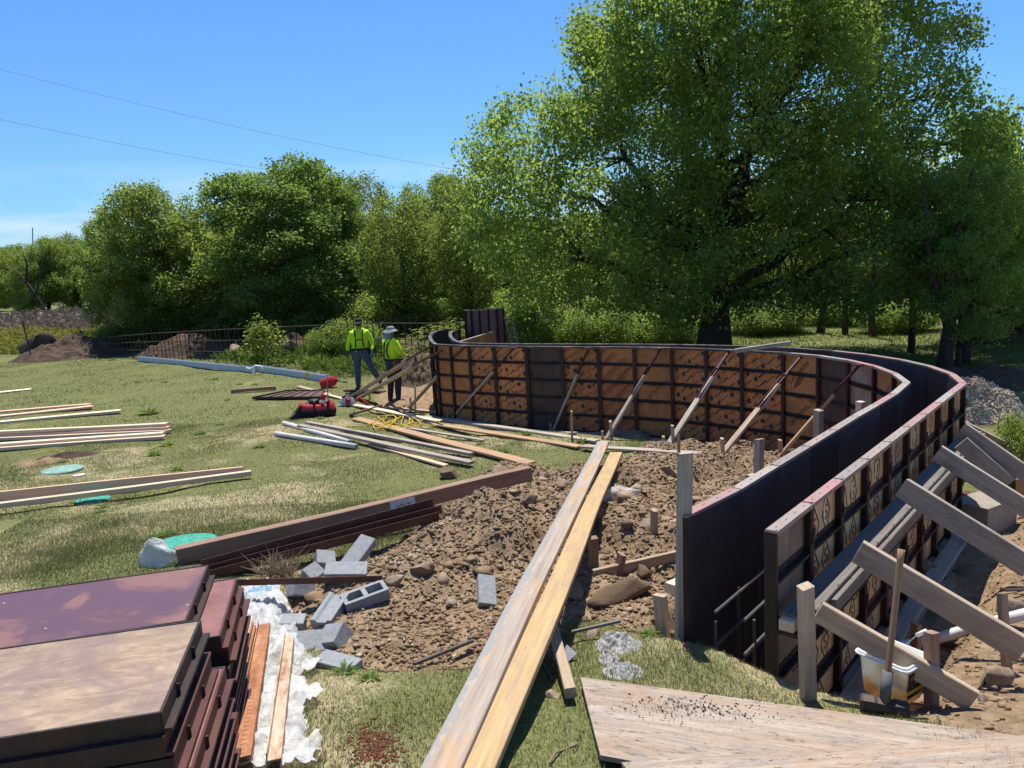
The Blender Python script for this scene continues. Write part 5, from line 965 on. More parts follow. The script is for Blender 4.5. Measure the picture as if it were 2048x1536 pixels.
cord([(60,912),(100,903),(140,906),(200,905),(262,906)], .007, 'yellow', 'yellow cord along the grass behind the sunken lid'); cord([(300,900),(320,892),(352,895)], .007, 'yellow', 'short loop of yellow cord rising out of the grass'); cord([(405,888),(440,880),(480,873),(550,868),(620,862)], .007, 'yellow', 'yellow cord leading to the two pipes'); cord([(385,880),(415,875),(455,872)], .007, 'stake', 'orange brown cord in the dry grass')
cord([(668,860),(690,856),(722,853),(745,850)], .009, 'yellow', 'yellow cord end between the pipes and the coil')
cord([(1100,1536),(1110,1520),(1130,1500),(1160,1490)], .004, 'brown', 'thin brown root on the grass before the plywood', 'root')
# dark form panel lying, tool bag, saw, can, hammer on lawn
def lying_panel(name, corners, label, th=.065, mat='steelred', ply='ply_dark'):
    c = [np.array(q) for q in corners]; t = thing(name, label, 'form panel', c[0]-[0,0,th])
    slab('plywood', [q-[0,0,th*.6] for q in c], .012, MT[ply], t)
    for i in range(4): timber('side_rail', c[i]-[0,0,th], c[(i+1) % 4]-[0,0,th], .012, th, MT['steel'], parent=t, n=1)
    for k in range(1, 6): f_ = k/6; timber('crossbar', (c[0]*(1-f_)+c[1]*f_)-[0,0,th*.6], (c[3]*(1-f_)+c[2]*f_)-[0,0,th*.6], .045, .02, MT[mat], parent=t, n=1)
    return t
lying_panel('loose_form', [G(505, 801, .09), G(640, 800, .09), G(650, 786, .09), G(575, 786, .09)], 'black edged form panel lying ribs up behind the tool bag')
def bag():
    p = G(635, 832); p[2] = gz(p[0], p[1]); t = thing('tool_bag', 'open red and black tool bag lying on the lawn', 'bag', p, .05)
    M = WM[t.name]; n = 20; m = MB(); prof = []
    def ring(z, rx, ry, bul=0): return [(rx*math.copysign(abs(math.cos(a))**.7, math.cos(a)), ry*math.copysign(abs(math.sin(a))**.7, math.sin(a)), z+.03*math.sin(2*a+1)*bul) for a in np.linspace(0, 2*math.pi, n+1)[:-1]]
    rings = [ring(.0, .36, .15), ring(.06, .40, .19), ring(.15, .40, .19), ]; r2 = [ring(.15, .395, .188), ring(.24, .37, .16, .4), ring(.30, .33, .12, 1), ring(.27, .30, .10, .8)]
    for nm, rg, mt in (('bag_base', rings, 'black'), ('bag_side', r2, 'redcloth')):
        m = MB(); vs = [q for r_ in rg for q in r_]; fs = [(i*n+k, i*n+(k+1) % n, (i+1)*n+(k+1) % n, (i+1)*n+k) for i in range(len(rg)-1) for k in range(n)]
        if nm == 'bag_base': fs.append(tuple(range(n))[::-1])
        m.add(vs, fs); link(nm, m.mesh(nm, MT[mt], True), M, t)
    for x in (-.02, .26): m = MB(); m.tube([(x, -.2, .05), (x+.01, -.185, .18), (x, -.15, .31), (x+.02, -.06, .34)], .022, 6); link('strap', m.mesh('strap', MT['black']), M, t)
    m = MB(); m.add([(-.28,-.12,.28),(-.2,.12,.29),(-.42,.16,.2),(-.56,.05,.04),(-.58,-.12,.03),(-.42,-.2,.12)], [(0,1,2,3,4,5)]); m.add([(-.28,-.12,.27),(-.42,-.2,.11),(-.58,-.12,.02),(-.5,-.2,.01),(-.3,-.22,.02)], [(0,1,2,3,4)]); link('flap', m.mesh('flap', MT['black']), M, t)
    m = MB(); m.lathe([(.001,.2),(.10,.2),(.12,.34),(.10,.36),(.001,.36)], 14, (-.05,.02,0)); link('inner_pouch', m.mesh('inner_pouch', MT['blackplastic'], True), M, t)
    o = thing('bottle', 'clear bottle with red cap standing in the tool bag', 'bottle', p+[.16,-.02,.2]); Mb = WM[o.name]; m = MB(); m.lathe([(.001,0),(.045,0),(.045,.13),(.03,.16),(.001,.16)], 14); link('bottle_body', m.mesh('bottle_body', MT['white'], True), Mb, o); m = MB(); m.lathe([(.001,.15),(.05,.15),(.055,.2),(.045,.25),(.025,.26),(.02,.29),(.001,.29)], 14); link('bottle_cap', m.mesh('bottle_cap', MT['red'], True), Mb, o)
bag()
def saw():
    p = G(695, 812); p[2] = gz(p[0], p[1]); t = thing('circular_saw', 'white and red circular saw lying beside the tool bag', 'saw', p, .2); M = WM[t.name]
    m = MB(); m.prism([(.17*math.cos(a), .05+.17*abs(math.sin(a))) for a in np.linspace(0, math.pi, 14)], -.03, .03); link('blade_guard', m.mesh('blade_guard', MT['white'], bevel=.004), M @ Matrix.Rotation(math.pi/2, 4, 'Z'), t)
    m = MB(); m.box(-.2, .24, -.12, .06, .03, .045); link('base_plate', m.mesh('base_plate', MT['galv'], bevel=.003), M, t); m = MB(); m.lathe([(.001,-.16),(.05,-.16),(.06,-.05),(.06,.0),(.001,.0)], 14); link('motor', m.mesh('motor', MT['red'], True), M @ Matrix.Translation((.02,0,.12)) @ Matrix.Rotation(-math.pi/2, 4, 'X'), t)
    m = MB(); m.tube([(-.1,-.05,.2),(.0,-.06,.25),(.14,-.06,.2),(.2,-.06,.1)], .02, 7); link('handle', m.mesh('handle', MT['blackplastic'], True), M, t)
    p2 = G(722, 812); p2[2] = gz(p2[0], p2[1]); o = thing('saw_guide', 'red and silver saw guide lying right of the circular saw', 'tool', p2); m = MB(); m.tube([(-.2,0,.03),(-.02,0,.2),(.2,-.1,.04)], .022, 6); link('arm', m.mesh('arm', MT['red']), WM[o.name], o); m = MB(); m.tube([(-.3,-.05,.05),(.34,-.1,.02)], .014, 6); link('rod', m.mesh('rod', MT['blackplastic']), WM[o.name], o)
saw()
def gascan():
    p = G(660, 775); p[2] = gz(p[0], p[1]); t = thing('fuel_can', 'red fuel can tipped on its side near the first worker', 'can', p); M = WM[t.name] @ Matrix.Rotation(-.25, 4, 'Y')
    m = MB(); m.prism([(-.14,.02),(.14,.02),(.15,.06),(.15,.2),(.10,.27),(-.10,.27),(-.15,.2),(-.15,.06)], -.19, .17); bm_ = m.mesh('can_body', MT['red'], bevel=.02); link('can_body', bm_, M, t)
    m = MB(); m.add([(.17,-.12,.05),(.17,.12,.05),(.17,.1,.24),(.17,-.1,.24),(.26,-.05,.1),(.26,.05,.1),(.26,.05,.18),(.26,-.05,.18)], [(0,1,5,4),(1,2,6,5),(2,3,7,6),(3,0,4,7),(4,5,6,7)]); link('can_shoulder', m.mesh('can_shoulder', MT['red'], True), M, t); m = MB(); m.tube([(.25,0,.13),(.34,0,.06),(.48,-.03,.0)], .018, 7); link('spout', m.mesh('spout', MT['blackplastic'], True), M, t)
gascan()
def sledge(name, base, top, head_dir, lab, hl=.22, hr=.042, collar=True, rh=.019):
    t = thing(name, lab, 'sledgehammer', base); M, L = frame(base, top, head_dir); m = MB(); pr = [(1.25*math.cos(a)*rh, .8*math.sin(a)*rh) for a in np.linspace(0, 2*math.pi, 15)[:-1]]
    n = 14; k = len(pr); vs = []; 
    for i in range(n+1): f_ = i/n; g_ = 1+.18*(f_-.5)**2*2+(.10 if i == n else 0); vs += [(L*f_-(0 if i < n else .004), a*g_, b*g_) for a, b in pr]
    fs = [(i*k+q, i*k+(q+1) % k, (i+1)*k+(q+1) % k, (i+1)*k+q) for i in range(n) for q in range(k)]+[tuple(range(k))[::-1], tuple(n*k+q for q in range(k))]; m.add(vs, fs); link('handle', m.mesh('handle', MT['handle'], True), M, t)
    if collar: m = MB(); m.prism([(1.5*math.cos(a)*rh*1.25, 1.1*math.sin(a)*rh*1.2) for a in np.linspace(0, 2*math.pi, 15)[:-1]], .02, .17); link('collar', m.mesh('collar', MT['collar'], True), M, t)
    m = MB(); pr = [(hr*math.cos(a+math.pi/8)*1.08, hr*math.sin(a+math.pi/8)*1.08) for a in np.linspace(0, 2*math.pi, 9)[:-1]]
    for x, s_ in ((-hl/2, .8), (-hl/2+.012, .98), (-hl*.22, 1), (-hl*.14, .86), (hl*.14, .86), (hl*.22, 1), (hl/2-.012, .98), (hl/2, .8)): m.v += [(x, a*s_, b*s_) for a, b in pr]
    for i in range(7):
        for q in range(8): m.f.append((i*8+q, i*8+(q+1) % 8, (i+1)*8+(q+1) % 8, (i+1)*8+q))
    m.f += [tuple(range(8))[::-1], tuple(56+q for q in range(8))]; hd = Vector(head_dir); bM, _ = frame(Vector([float(c) for c in base]), Vector([float(c) for c in base])+hd, Vector(top)-Vector([float(c) for c in base])); link('head', m.mesh('head', MT['hammer']), bM, t); return t
# ---------------------------------------------------------------- big beam and rusty angles
A = G(358, 1128); A[2] = gz(A[0], A[1])+.0; B = atY(1062, 962, 8.1); bm_o = timber('timber_beam', A, B, .11, .155, MT['brown'], warp=.012, n=14, label='heavy brown timber beam propped over the soil heap', cat='beam')
D = (B-A)/np.linalg.norm(B-A); Sd = np.cross(D, [0,0,1]); Sd /= np.linalg.norm(Sd); f0 = .66
q = A+(B-A)*.595+Sd*.053+np.array([0,0,.075]); Mx = Matrix.Identity(4); UPB = np.cross(Sd, D)
for i in range(3): Mx[i][0], Mx[i][1], Mx[i][2], Mx[i][3] = D[i], UPB[i], Sd[i], q[i]
m = MB(); m.box(-.13, .13, -.065, .065, 0, .0015); pl = link('paper_label', m.mesh('paper_label', MT['paper']), Mx, bm_o)
link('handwriting', text_mesh('24pc', .085, MT['inkblack'], 'handwriting'), Mx @ Matrix.Translation((0, -.01, .0022)) @ Matrix.Rotation(math.pi, 4, 'Z'), pl)
def angle(px0, py0, px1, py1, z0, z1, lab, leg=.075, roll=0):
    A, B = at(px0, py0, z0), at(px1, py1, z1); M, L = frame(A, B); th = .006; m = MB(); m.prism([(0,0),(leg,0),(leg,th),(th,th),(th,leg),(0,leg)][::-1], 0, L); 
    for k in range(int(L/.3)): m.box(.12+k*.3, .16+k*.3, -.0008, -.0002, leg*.45, leg*.6)
    return tag(link('steel_angle', m.mesh('steel_angle', MT['rustbrown']), M @ Matrix.Rotation(roll, 4, 'X')), lab, 'steel angle')
angle(405, 1140, 868, 1015, .53, .74, 'upper rusty steel angle lying against the big timber beam', .09); angle(420, 1148, 885, 1026, .50, .70, 'middle rusty steel angle below the big timber beam', .08); angle(415, 1160, 880, 1040, .47, .66, 'lowest rusty steel angle of the bundle beside the beam', .08); angle(468, 1172, 765, 1164, .74, .72, 'single rusty steel angle crossing over the grey blocks', .05)
# ---------------------------------------------------------------- concrete blocks
mb = MB(); mb.box(-.195, .195, -.095, .095, -.045, .045); bm = bmesh.new(); ME_B1 = mb.mesh('solid_block', MT['block'], bevel=.006); bm.free()
m = MB(); m.prism([(-.095,-.045),(.095,-.045),(.095,.045),(.06,.045),(.04,.022),(-.04,.022),(-.06,.045),(-.095,.045)], -.195, .195); ME_B2 = m.mesh('grooved_block', MT['block'], bevel=.004)
m = MB(); m.box(-.195,.195,-.095,-.06,-.05,.05); m.box(-.195,.195,.06,.095,-.05,.05); m.box(-.195,-.16,-.06,.06,-.05,.05); m.box(.16,.195,-.06,.06,-.05,.05); m.box(-.02,.02,-.06,.06,-.05,.05); m.box(-.16,-.02,-.06,.06,-.05,-.02); m.box(.02,.16,-.06,.06,-.05,-.02); ME_B3 = m.mesh('hollow_block', MT['block'])
m = MB(); m.box(-.1, .1, -.095, .095, -.075, .075); ME_B4 = m.mesh('half_block', MT['block'], bevel=.006)
def blk(px, py, me, rx, ry, rz, up, lab, sc=1.0):
    p = G(px, py); p[2] = gz(p[0], p[1])+up*.84-.015; tag(link('concrete_block', me, Matrix.Translation(Vector([float(c) for c in p])) @ Matrix.Rotation(rz, 4, 'Z') @ Matrix.Rotation(ry, 4, 'Y') @ Matrix.Rotation(rx, 4, 'X') @ Matrix.Scale(sc*.84, 4)), lab, 'block')
blk(720, 1128, ME_B1, .2, -.5, 1.0, .16, 'grey block tilted up highest in the block pile'); blk(650, 1132, ME_B4, .5, .3, .4, .07, 'half buried block beside the dry root clump'); blk(628, 1165, ME_B4, .6, -.2, .9, .05, 'broken block half under the single steel angle', .85); blk(695, 1168, ME_B1, .3, .1, .1, .05, 'block lying behind the single steel angle')
blk(603, 1195, ME_B4, -.5, .4, .5, .05, 'grey block chunk under the single steel angle'); blk(663, 1232, ME_B2, 0, -.18, 1.35, .09, 'grooved long grey block pointing away between others'); blk(732, 1210, ME_B3, .12, -.12, .45, .08, 'hollow block with dark recesses tilted on the soil'); blk(585, 1245, ME_B4, .0, .1, .1, .06, 'squarish grey block beside the plastic film'); blk(640, 1285, ME_B1, .55, .1, .25, .06, 'dark faced block leaning in front of the squarish block'); blk(670, 1280, ME_B4, .5, -.3, -.5, .06, 'block wedged against the leaning dark faced block'); blk(676, 1330, ME_B1, .05, .05, -.45, .035, 'stained block lying flat alone on the grass edge', .82); blk(973, 1185, ME_B1, .3, -.45, 1.6, .10, 'lone grey block upright in the soil left of the long planks', .85)
# dry root clump
p = G(560, 1160, .02); m = MB(); r = random.Random(8)
for k in range(150):
    a = r.uniform(0, 6.28); e = r.uniform(.2, 1.5); L = r.uniform(.08, .28); c_ = (math.cos(a)*math.cos(e), math.sin(a)*math.cos(e), math.sin(e)); q0 = (r.uniform(-.12, .12), r.uniform(-.08, .08), .02); q1 = tuple(q0[i]+c_[i]*L*.55 for i in range(3)); q2 = tuple(q1[i]+(c_[i]+r.uniform(-.5, .5))*L*.45 for i in range(3)); m.tube([q0, q1, q2], [.004, .003, .001], 4)
tag(link('root_clump', m.mesh('root_clump', plain('dry_roots', (.26,.19,.12), .95, 0, .3)), Matrix.Translation(Vector([float(c) for c in p]))), 'dry straw coloured root clump beside the steel angles', 'roots')
# ---------------------------------------------------------------- stacked form panels, lower left
def stack_panel(corner_fr, ux, uy, ztop, lab, face, L=1.53, W=.61, th=.064):
    """corner_fr: front right top corner; ux to the left, uy to the back"""
    c = np.array([corner_fr[0], corner_fr[1], ztop]); Mx = Matrix.Identity(4); X_, Y_, Z_ = np.array([*ux, 0]), np.array([*uy, 0]), np.array([0, 0, 1.])
    Xr = -X_
    for i in range(3): Mx[i][0], Mx[i][1], Mx[i][2], Mx[i][3] = Xr[i], Y_[i], Z_[i], c[i]
    t = link('stacked_form', None, Mx); tag(t, lab, 'form panel', None)
    m = MB(); m.box(-L+.004, -.004, .004, W-.004, -.013, 0); link('plywood_face', m.mesh('plywood_face', MT[face]), Mx, t)
    for nm, bx in (('side_rail', (-L, 0, -.006, .003, -th, .003)), ('side_rail', (-L, 0, W-.003, W+.006, -th, .003)), ('end_rail', (-.003, .006, -.003, W+.003, -th, .002)), ('end_rail', (-L-.006, -L+.003, -.003, W+.003, -th, .002))):
        m = MB(); m.box(*bx)
        if nm == 'end_rail' and bx[1] > 0:
            m = MB(); m.box(-.003, .006, -.003, W+.003, -th+.012, .002); m.box(-.004, .03, -.003, W+.003, -th, -th+.012)
            for k in (3, 7): m.box(.006, .016, W*k/10-.003, W*k/10+.003, -th+.0125, -.012)
        link(nm, m.mesh(nm, MT['steel'] if face != 'redface' or nm == 'side_rail' else MT['steelred']), Mx, t)
    for k in range(1, 5): m = MB(); m.box(-L*k/5-.02, -L*k/5+.02, .005, W-.005, -.05, -.0135); link('crossbar', m.mesh('crossbar', MT['steelred']), Mx, t)
    return t
UX, UY = np.array([-.985, .17]), np.array([-.17, -.985])
ux = np.array([-.982,-.19]); 
def norm2(v): v = np.array(v, float); return v/np.linalg.norm(v)
b0, b1 = at(320, 1425, 1.78), at(398, 1243, 1.78); uy = norm2((b1-b0)[:2]); ux = np.array([-uy[1], uy[0]])
FC = b0[:2]
OF = [(0,0,'wornface','worn tan topped form panel on top of the front stack'),(.0,-.015,'redface','second form panel of the front stack, shifted right'),(.02,-.02,'redface','third form panel of the front stack with dark edges'),(.06,.02,'redface','fourth form panel of the front stack'),(.06,.0,'redface','fifth form panel of the front stack'),(.06,.02,'redface','sixth form panel of the front stack near the ground'),(.06,-.01,'redface','seventh form panel of the front stack near the ground'),(.06,.0,'redface','bottom form panel of the front stack')]
for k, (dx, dy, fc, lb) in enumerate(OF): q = FC-ux*dx+uy*dy; stack_panel(q, ux, uy, 1.78-.070*k, lb, fc)
b0, b1 = at(370, 1242, 1.66), at(414, 1132, 1.66); uy2 = norm2((b1-b0)[:2]); ux2 = np.array([-uy2[1], uy2[0]]); FC2 = b0[:2]
OB = [(0,0,'purple','purple stained form panel on top of the rear stack'),(.13,-.04,'redface','red brown form panel just under the purple one, shifted right'),(.15,-.02,'redface','third form panel of the rear stack'),(.15,-.06,'redface','fourth form panel of the rear stack'),(.14,-.10,'redface','fifth form panel of the rear stack sticking out right'),(.13,-.1,'redface','sixth form panel of the rear stack'),(.12,-.12,'redface','seventh form panel of the rear stack'),(.12,-.11,'redface','eighth form panel of the rear stack'),(.12,-.12,'redface','bottom form panel of the rear stack')]
for k, (dx, dy, fc, lb) in enumerate(OB): q = FC2-ux2*dx+uy2*dy; stack_panel(q, ux2, uy2, 1.66-.070*k, lb, fc)
# rusty flat bars right of the stack
def flatbar(px0, py0, px1, py1, wd, mat, lab, lip=.0, up=.05):
    A, B = G(px0, py0), G(px1, py1); A[2] = gz(A[0], A[1])+up; B[2] = gz(B[0], B[1])+up; M, L = frame(A, B); m = MB(); m.prism([(-wd/2,0),(wd/2,0),(wd/2,.006),(-wd/2,.006)], 0, L)
    if lip: m.prism([(wd/2-.005,.006),(wd/2,.006),(wd/2,lip),(wd/2-.005,lip)][::1], 0, L); m.prism([(-wd/2,-lip),(-wd/2+.005,-lip),(-wd/2+.005,0),(-wd/2,0)], 0, L)
    return tag(link('steel_strip', m.mesh('steel_strip', MT[mat]), M), lab, 'steel strip')
flatbar(425, 1560, 497, 1262, .085, 'palerust', 'pale rust stained steel strip closest to the panel stacks', .0, .10); flatbar(487, 1560, 532, 1276, .075, 'slotrust', 'orange rusty slotted steel strip in the middle of the film', .03, .10); flatbar(552, 1560, 582, 1300, .055, 'palerust', 'pale steel channel with raised edges lying on the film', .035, .09); flatbar(452, 1560, 512, 1275, .02, 'slotrust', 'narrow rusty edge strip between the two wide strips', .03, .09)
def film(name, outline, seed, lab, hgt=.05, blue=None, up=.02, res=90):
    P_ = [G(*q) for q in outline]; P2 = [(q[0], q[1]) for q in P_]; xs = [q[0] for q in P2]; ys = [q[1] for q in P2]; gx_ = np.linspace(min(xs)-.05, max(xs)+.05, res); gy_ = np.linspace(min(ys)-.05, max(ys)+.05, res*2); X_, Y_ = np.meshgrid(gx_, gy_)
    ins = poly_in(X_+.03*fbm(X_*12, Y_*12, s=seed, oct=2), Y_+.03*fbm(X_*12, Y_*12, s=seed+3, oct=2), P2); rid = np.abs(fbm(X_*9, Y_*3.5, oct=4, s=seed)); Z_ = gz(X_, Y_)+up+hgt*(1-rid)*.9+.02*fbm(X_*25, Y_*25, oct=2, s=seed+1)
    idx = -np.ones(X_.shape, int); idx[ins] = np.arange(ins.sum()); V = np.stack([X_[ins], Y_[ins], Z_[ins]], -1); F_ = []
    for j in range(res*2-1):
        for i in range(res-1):
            q = (idx[j, i], idx[j, i+1], idx[j+1, i+1], idx[j+1, i])
            if min(q) >= 0: F_.append(q)
    me = mesh_np(name, V, np.array(F_), MT['film'], True); tn = np.zeros(len(V))
    if blue: c = G(*blue); tn = np.clip(1.15-np.hypot((V[:, 0]-c[0])/.18, (V[:, 1]-c[1])/.16), 0, 1)
    fattr(me, 'tone', tn); return tag(link(name, me), lab, 'plastic film')
film('plastic_film', [(478,1175),(555,1172),(600,1240),(612,1290),(640,1345),(600,1370),(655,1400),(610,1430),(640,1480),(645,1540),(420,1580),(430,1500),(480,1260)], 3, 'crumpled clear plastic film with a blue patch under rusty steel strips', .07, (518, 1195)); 
p = G(322, 1130); m = MB(); vs = []; n = 14
for j in range(9):
    for i in range(n): a = 2*math.pi*i/n; rr_ = (.17*(1-j/8.2)**.6)*(1+.25*math.sin(3*a+j)+.12*math.sin(7*a)); vs.append((rr_*math.cos(a)*1.2, rr_*math.sin(a)*.6, .27*j/8))
m.add(vs, [(j*n+i, j*n+(i+1) % n, (j+1)*n+(i+1) % n, (j+1)*n+i) for j in range(8) for i in range(n)]); me = m.mesh('plastic_bag', MT['film'], True); fattr(me, 'tone', np.zeros(len(me.vertices))); tag(link('plastic_bag', me, Matrix.Translation((p[0], p[1], float(gz(p[0], p[1])))) @ Matrix.Rotation(-.25, 4, 'Y')), 'bunched clear plastic bag behind the purple panel', 'plastic bag')
p = G(1242, 1000, .03); m = MB(); vs = [(.16*math.cos(a)*(1+.3*math.sin(3*a+j)), .09*math.sin(a), .05*j-.03*abs(math.cos(a))) for j in range(3) for a in np.linspace(0, 6.28, 13)[:-1]]; m.add(vs, [(j*12+i, j*12+(i+1) % 12, (j+1)*12+(i+1) % 12, (j+1)*12+i) for j in range(2) for i in range(12)]+[tuple(24+i for i in range(12))]); me = m.mesh('plastic_scrap', MT['film'], True); fattr(me, 'tone', np.zeros(len(me.vertices))); tag(link('plastic_scrap', me, Matrix.Translation(Vector([float(c) for c in p]))), 'white plastic scrap on the soil right of the long planks', 'plastic')
# ---------------------------------------------------------------- the two long planks, stick, rebar bits, mortar
z0 = float(hz(-.38, 2.6)); A1, B1 = at(872, 1556, z0+.10), at(1207, 884, .66); A2, B2 = at(945, 1560, z0+.07), at(1231, 908, .62)
timber('long_plank', A1, B1, .15, .04, MT['flaked'], warp=.01, n=16, label='long plank with flaking grey paint crossing the soil heap', cat='plank', base=False); timber('long_plank', A2, B2, .15, .04, MT['yplank'], warp=.01, n=16, label='long yellow plank right beside the flaking grey one', cat='plank', base=False)
A, B = G(1100, 1262, .10), G(1142, 1408, .03); timber('broken_stick', A, B, .055, .05, MT['tan'], label='short broken stick of timber right of the yellow plank', cat='timber')
def rebar(px0, py0, px1, py1, lab, u0=.02, u1=.02, r=.009):
    A, B = G(px0, py0, u0), G(px1, py1, u1); M, L = frame(A, B); m = MB(); m.tube([(0,0,0),(L,0,0)], r, 8); n = int(L/.012)
    for k in range(n): m.prism([(r*1.16*math.cos(a), r*1.16*math.sin(a)) for a in np.linspace(0, 6.283, 9)[:-1]], .006+k*.012, .010+k*.012)
    tag(link('rebar_offcut', m.mesh('rebar_offcut', MT['rebar']), M), lab, 'rebar')
rebar(828, 1338, 946, 1300, 'rebar offcut lying at the lower edge of the soil heap', .03, .06, .011); rebar(1112, 1290, 1242, 1272, 'rebar offcut sticking out over the mortar splash', .06, .10, .011); rebar(1085, 1330, 1106, 1362, 'short rebar end beside the broken stick', .02, .01, .011); pipe(1045, 1350, 1076, 1290, .02, 'bluetarp', 'dark blue pipe stub in the shadow of the yellow plank', .01)
pip = bpy.data.objects.get('pipe.002')
def splash(px, py, rx, ry, h, seed, lab):
    p = G(px, py); tag(link('mortar_splash', heap('mortar_splash', p[0], p[1], rx, ry, h, MT['mortar'], seed, res=70, rough=1.0, freq=5)), lab, 'mortar')
splash(1236, 1292, .14, .16, .045, 51, 'white mortar lump under the rebar offcut'); splash(1245, 1345, .11, .13, .03, 53, 'spattered mortar patch before the plywood sheet'); splash(1218, 1320, .06, .12, .03, 55, 'thin mortar trail between the mortar lumps')
m = MB(); m.box(-.06,.06,-.04,.04,-.006,.006); p = G(1130, 1322, .03); tag(link('metal_plate', m.mesh('metal_plate', MT['block']), Matrix.Translation(Vector([float(c) for c in p])) @ Matrix.Rotation(.5, 4, 'X') @ Matrix.Rotation(.7, 4, 'Z')), 'small grey metal plate behind the broken stick', 'plate')
pts_ = [G(748+rng.normal(0, 28), 1488+rng.normal(0, 22)) for _ in range(600)]; PP = np.array(pts_); PP[:, 2] = gz(PP[:, 0], PP[:, 1])+.008
kind(link('red_chips', crumbs('red_chips', PP-[0, 0, .006], .003+.009*rng.random(len(PP))**2, MT['redearth'], 12)), 'stuff')['label'] = 'red brown chips spilled on the grass'
# ---------------------------------------------------------------- plywood sheets in the foreground
c00 = G(1162, 1376, .06); c10 = at(1811, 1441, .88); ux_ = (c10-c00)/np.linalg.norm(c10-c00); c01 = G(1197, 1512, .05); uy_ = (c01-c00); uy_ = uy_/np.linalg.norm(uy_)
tag(slab('plywood_sheet', [c00, c00+ux_*2.44, c00+ux_*2.44+uy_*1.0, c00+uy_*.86], .019, MT['sheet'], sag=.006), 'dirt spattered plywood sheet lying before the bucket', 'plywood')
n0 = np.cross((c10-c00), (c01-c00)); n0 = n0/np.linalg.norm(n0)*np.sign(n0[2])
def on_sheet(px, py, up): v = raydir(px, py); q = c00+n0*up; return CAM+v*(((q-CAM)@n0)/(v@n0))
d00, d10 = on_sheet(1243, 1524, .022), on_sheet(2060, 1470, .03); ux2_ = (d10-d00)/np.linalg.norm(d10-d00); vy2 = np.cross(n0, ux2_); vy2 = vy2 if vy2[1] < 0 else -vy2
tag(slab('plywood_sheet', [d00, d00+ux2_*2.44, d00+ux2_*2.44+vy2*.8, d00+vy2*.8], .016, MT['sheet'], sag=.003), 'overlapping plywood sheet in front of the dirt spattered one', 'plywood')
pts_ = []
for _ in range(700):
    a, b = rng.normal(1390, 70), rng.normal(1425, 18); pts_.append(at(a, b, .93))
PP = np.array(pts_); 
PP[:, 2] = c00[2]-(n0[0]*(PP[:, 0]-c00[0])+n0[1]*(PP[:, 1]-c00[1]))/n0[2]+.003; ok = (PP-c00)@((c10-c00)/np.linalg.norm(c10-c00)) > .05
kind(link('soil_crumbs', crumbs('soil_crumbs', PP[ok], .0012+.005*rng.random(ok.sum())**3, MT['rockdark'], 14)), 'stuff')['label'] = 'dark soil crumbs on the plywood sheet'
# ---------------------------------------------------------------- bucket and sledgehammer
def bucket():
    p = G(1798, 1418); p[2] = gz(p[0], p[1]); rz = -1.0; t = thing('rectangular_bucket', 'translucent rectangular plastic bucket with rusty stains and dark label', 'bucket', p+np.array([.04,.15,0]), rz); M = WM[t.name]
    def ring(w_, d_, z, c=.03, n=4):
        pts = []
        for sx_, sy, a0 in ((1,1,0),(-1,1,90),(-1,-1,180),(1,-1,270)):
            for k in range(n+1): a = math.radians(a0+90*k/n); pts.append((sx_*(w_-c)+c*math.cos(a), sy*(d_-c)+c*math.sin(a), z))
        return pts
    rings = [ring(.105,.085,.002), ring(.112,.092,.01), ring(.13,.108,.215), ring(.138,.116,.216), ring(.14,.118,.23), ring(.134,.112,.24), ring(.128,.106,.238), ring(.11,.09,.014)]; n = len(rings[0]); m = MB(); m.add([q for r_ in rings for q in r_], [(i*n+k, i*n+(k+1) % n, (i+1)*n+(k+1) % n, (i+1)*n+k) for i in range(len(rings)-1) for k in range(n)]+[tuple(range(n))[::-1], tuple((len(rings)-1)*n+k for k in range(n))]); link('bucket_body', m.mesh('bucket_body', MT['bucket'], True), M, t)
    m = MB(); m.tube(ring(.143,.121,.222)+ring(.143,.121,.222)[:1], .006, 6); link('rim', m.mesh('rim', MT['bucket'], True), M, t)
    m = MB(); m.add([(.1215,-.075,.05),(.1215,.07,.05),(.1330,.08,.19),(.1330,-.085,.19)], [(0,1,2,3)]); lb = link('paper_label', m.mesh('paper_label', MT['label']), M, t)
    for nm, q, mt in (('label_band', [(.1235,-.077,.075),(.1250,.072,.075),(.1265,.073,.095),(.1245,-.079,.095)], 'labely'), ('label_stripe', [(.1305,-.02,.155),(.1305,.07,.155),(.1320,.072,.166),(.1318,-.02,.166)], 'white'), ('label_stripe', [(.1290,-.02,.13),(.1290,.07,.13),(.1302,.07,.138),(.1302,-.02,.138)], 'white'), ('label_mark', [(.1320,-.07,.155),(.1320,-.04,.155),(.1345,-.04,.182),(.1345,-.07,.182)], 'inkred')):
        m = MB(); m.add([(a+.001, b, c) for a, b, c in q], [(0,1,2,3)]); link(nm, m.mesh(nm, MT[mt]), M, lb)
    m = MB(); m.tube([(-.02,.125,.21),(.02,.16,.27),(.06,.175,.32),(.10,.15,.30),(.12,.1,.22)], .0028, 6); link('wire_handle', m.mesh('wire_handle', MT['galv'], True), M, t); m = MB(); m.tube([(.03,.165,.285),(.075,.176,.325)], .011, 8); link('handle_grip', m.mesh('handle_grip', MT['white'], True), M, t)
bucket()
hb = G(1768, 1424, .045); hb[2] = gz(hb[0], hb[1])+.045; ht = atY(1803, 1097, hb[1]+.20)
sledge('sledgehammer', hb, ht, (.93, -.36, -.05), 'sledgehammer standing head down against the bucket')
p = G(705, 833); sledge('sledgehammer', p+[0,0,.05], G(765, 822, .12), (.1, .9, .1), 'sledgehammer lying on the long boards near the cord coil', .2, .045, False, .022)
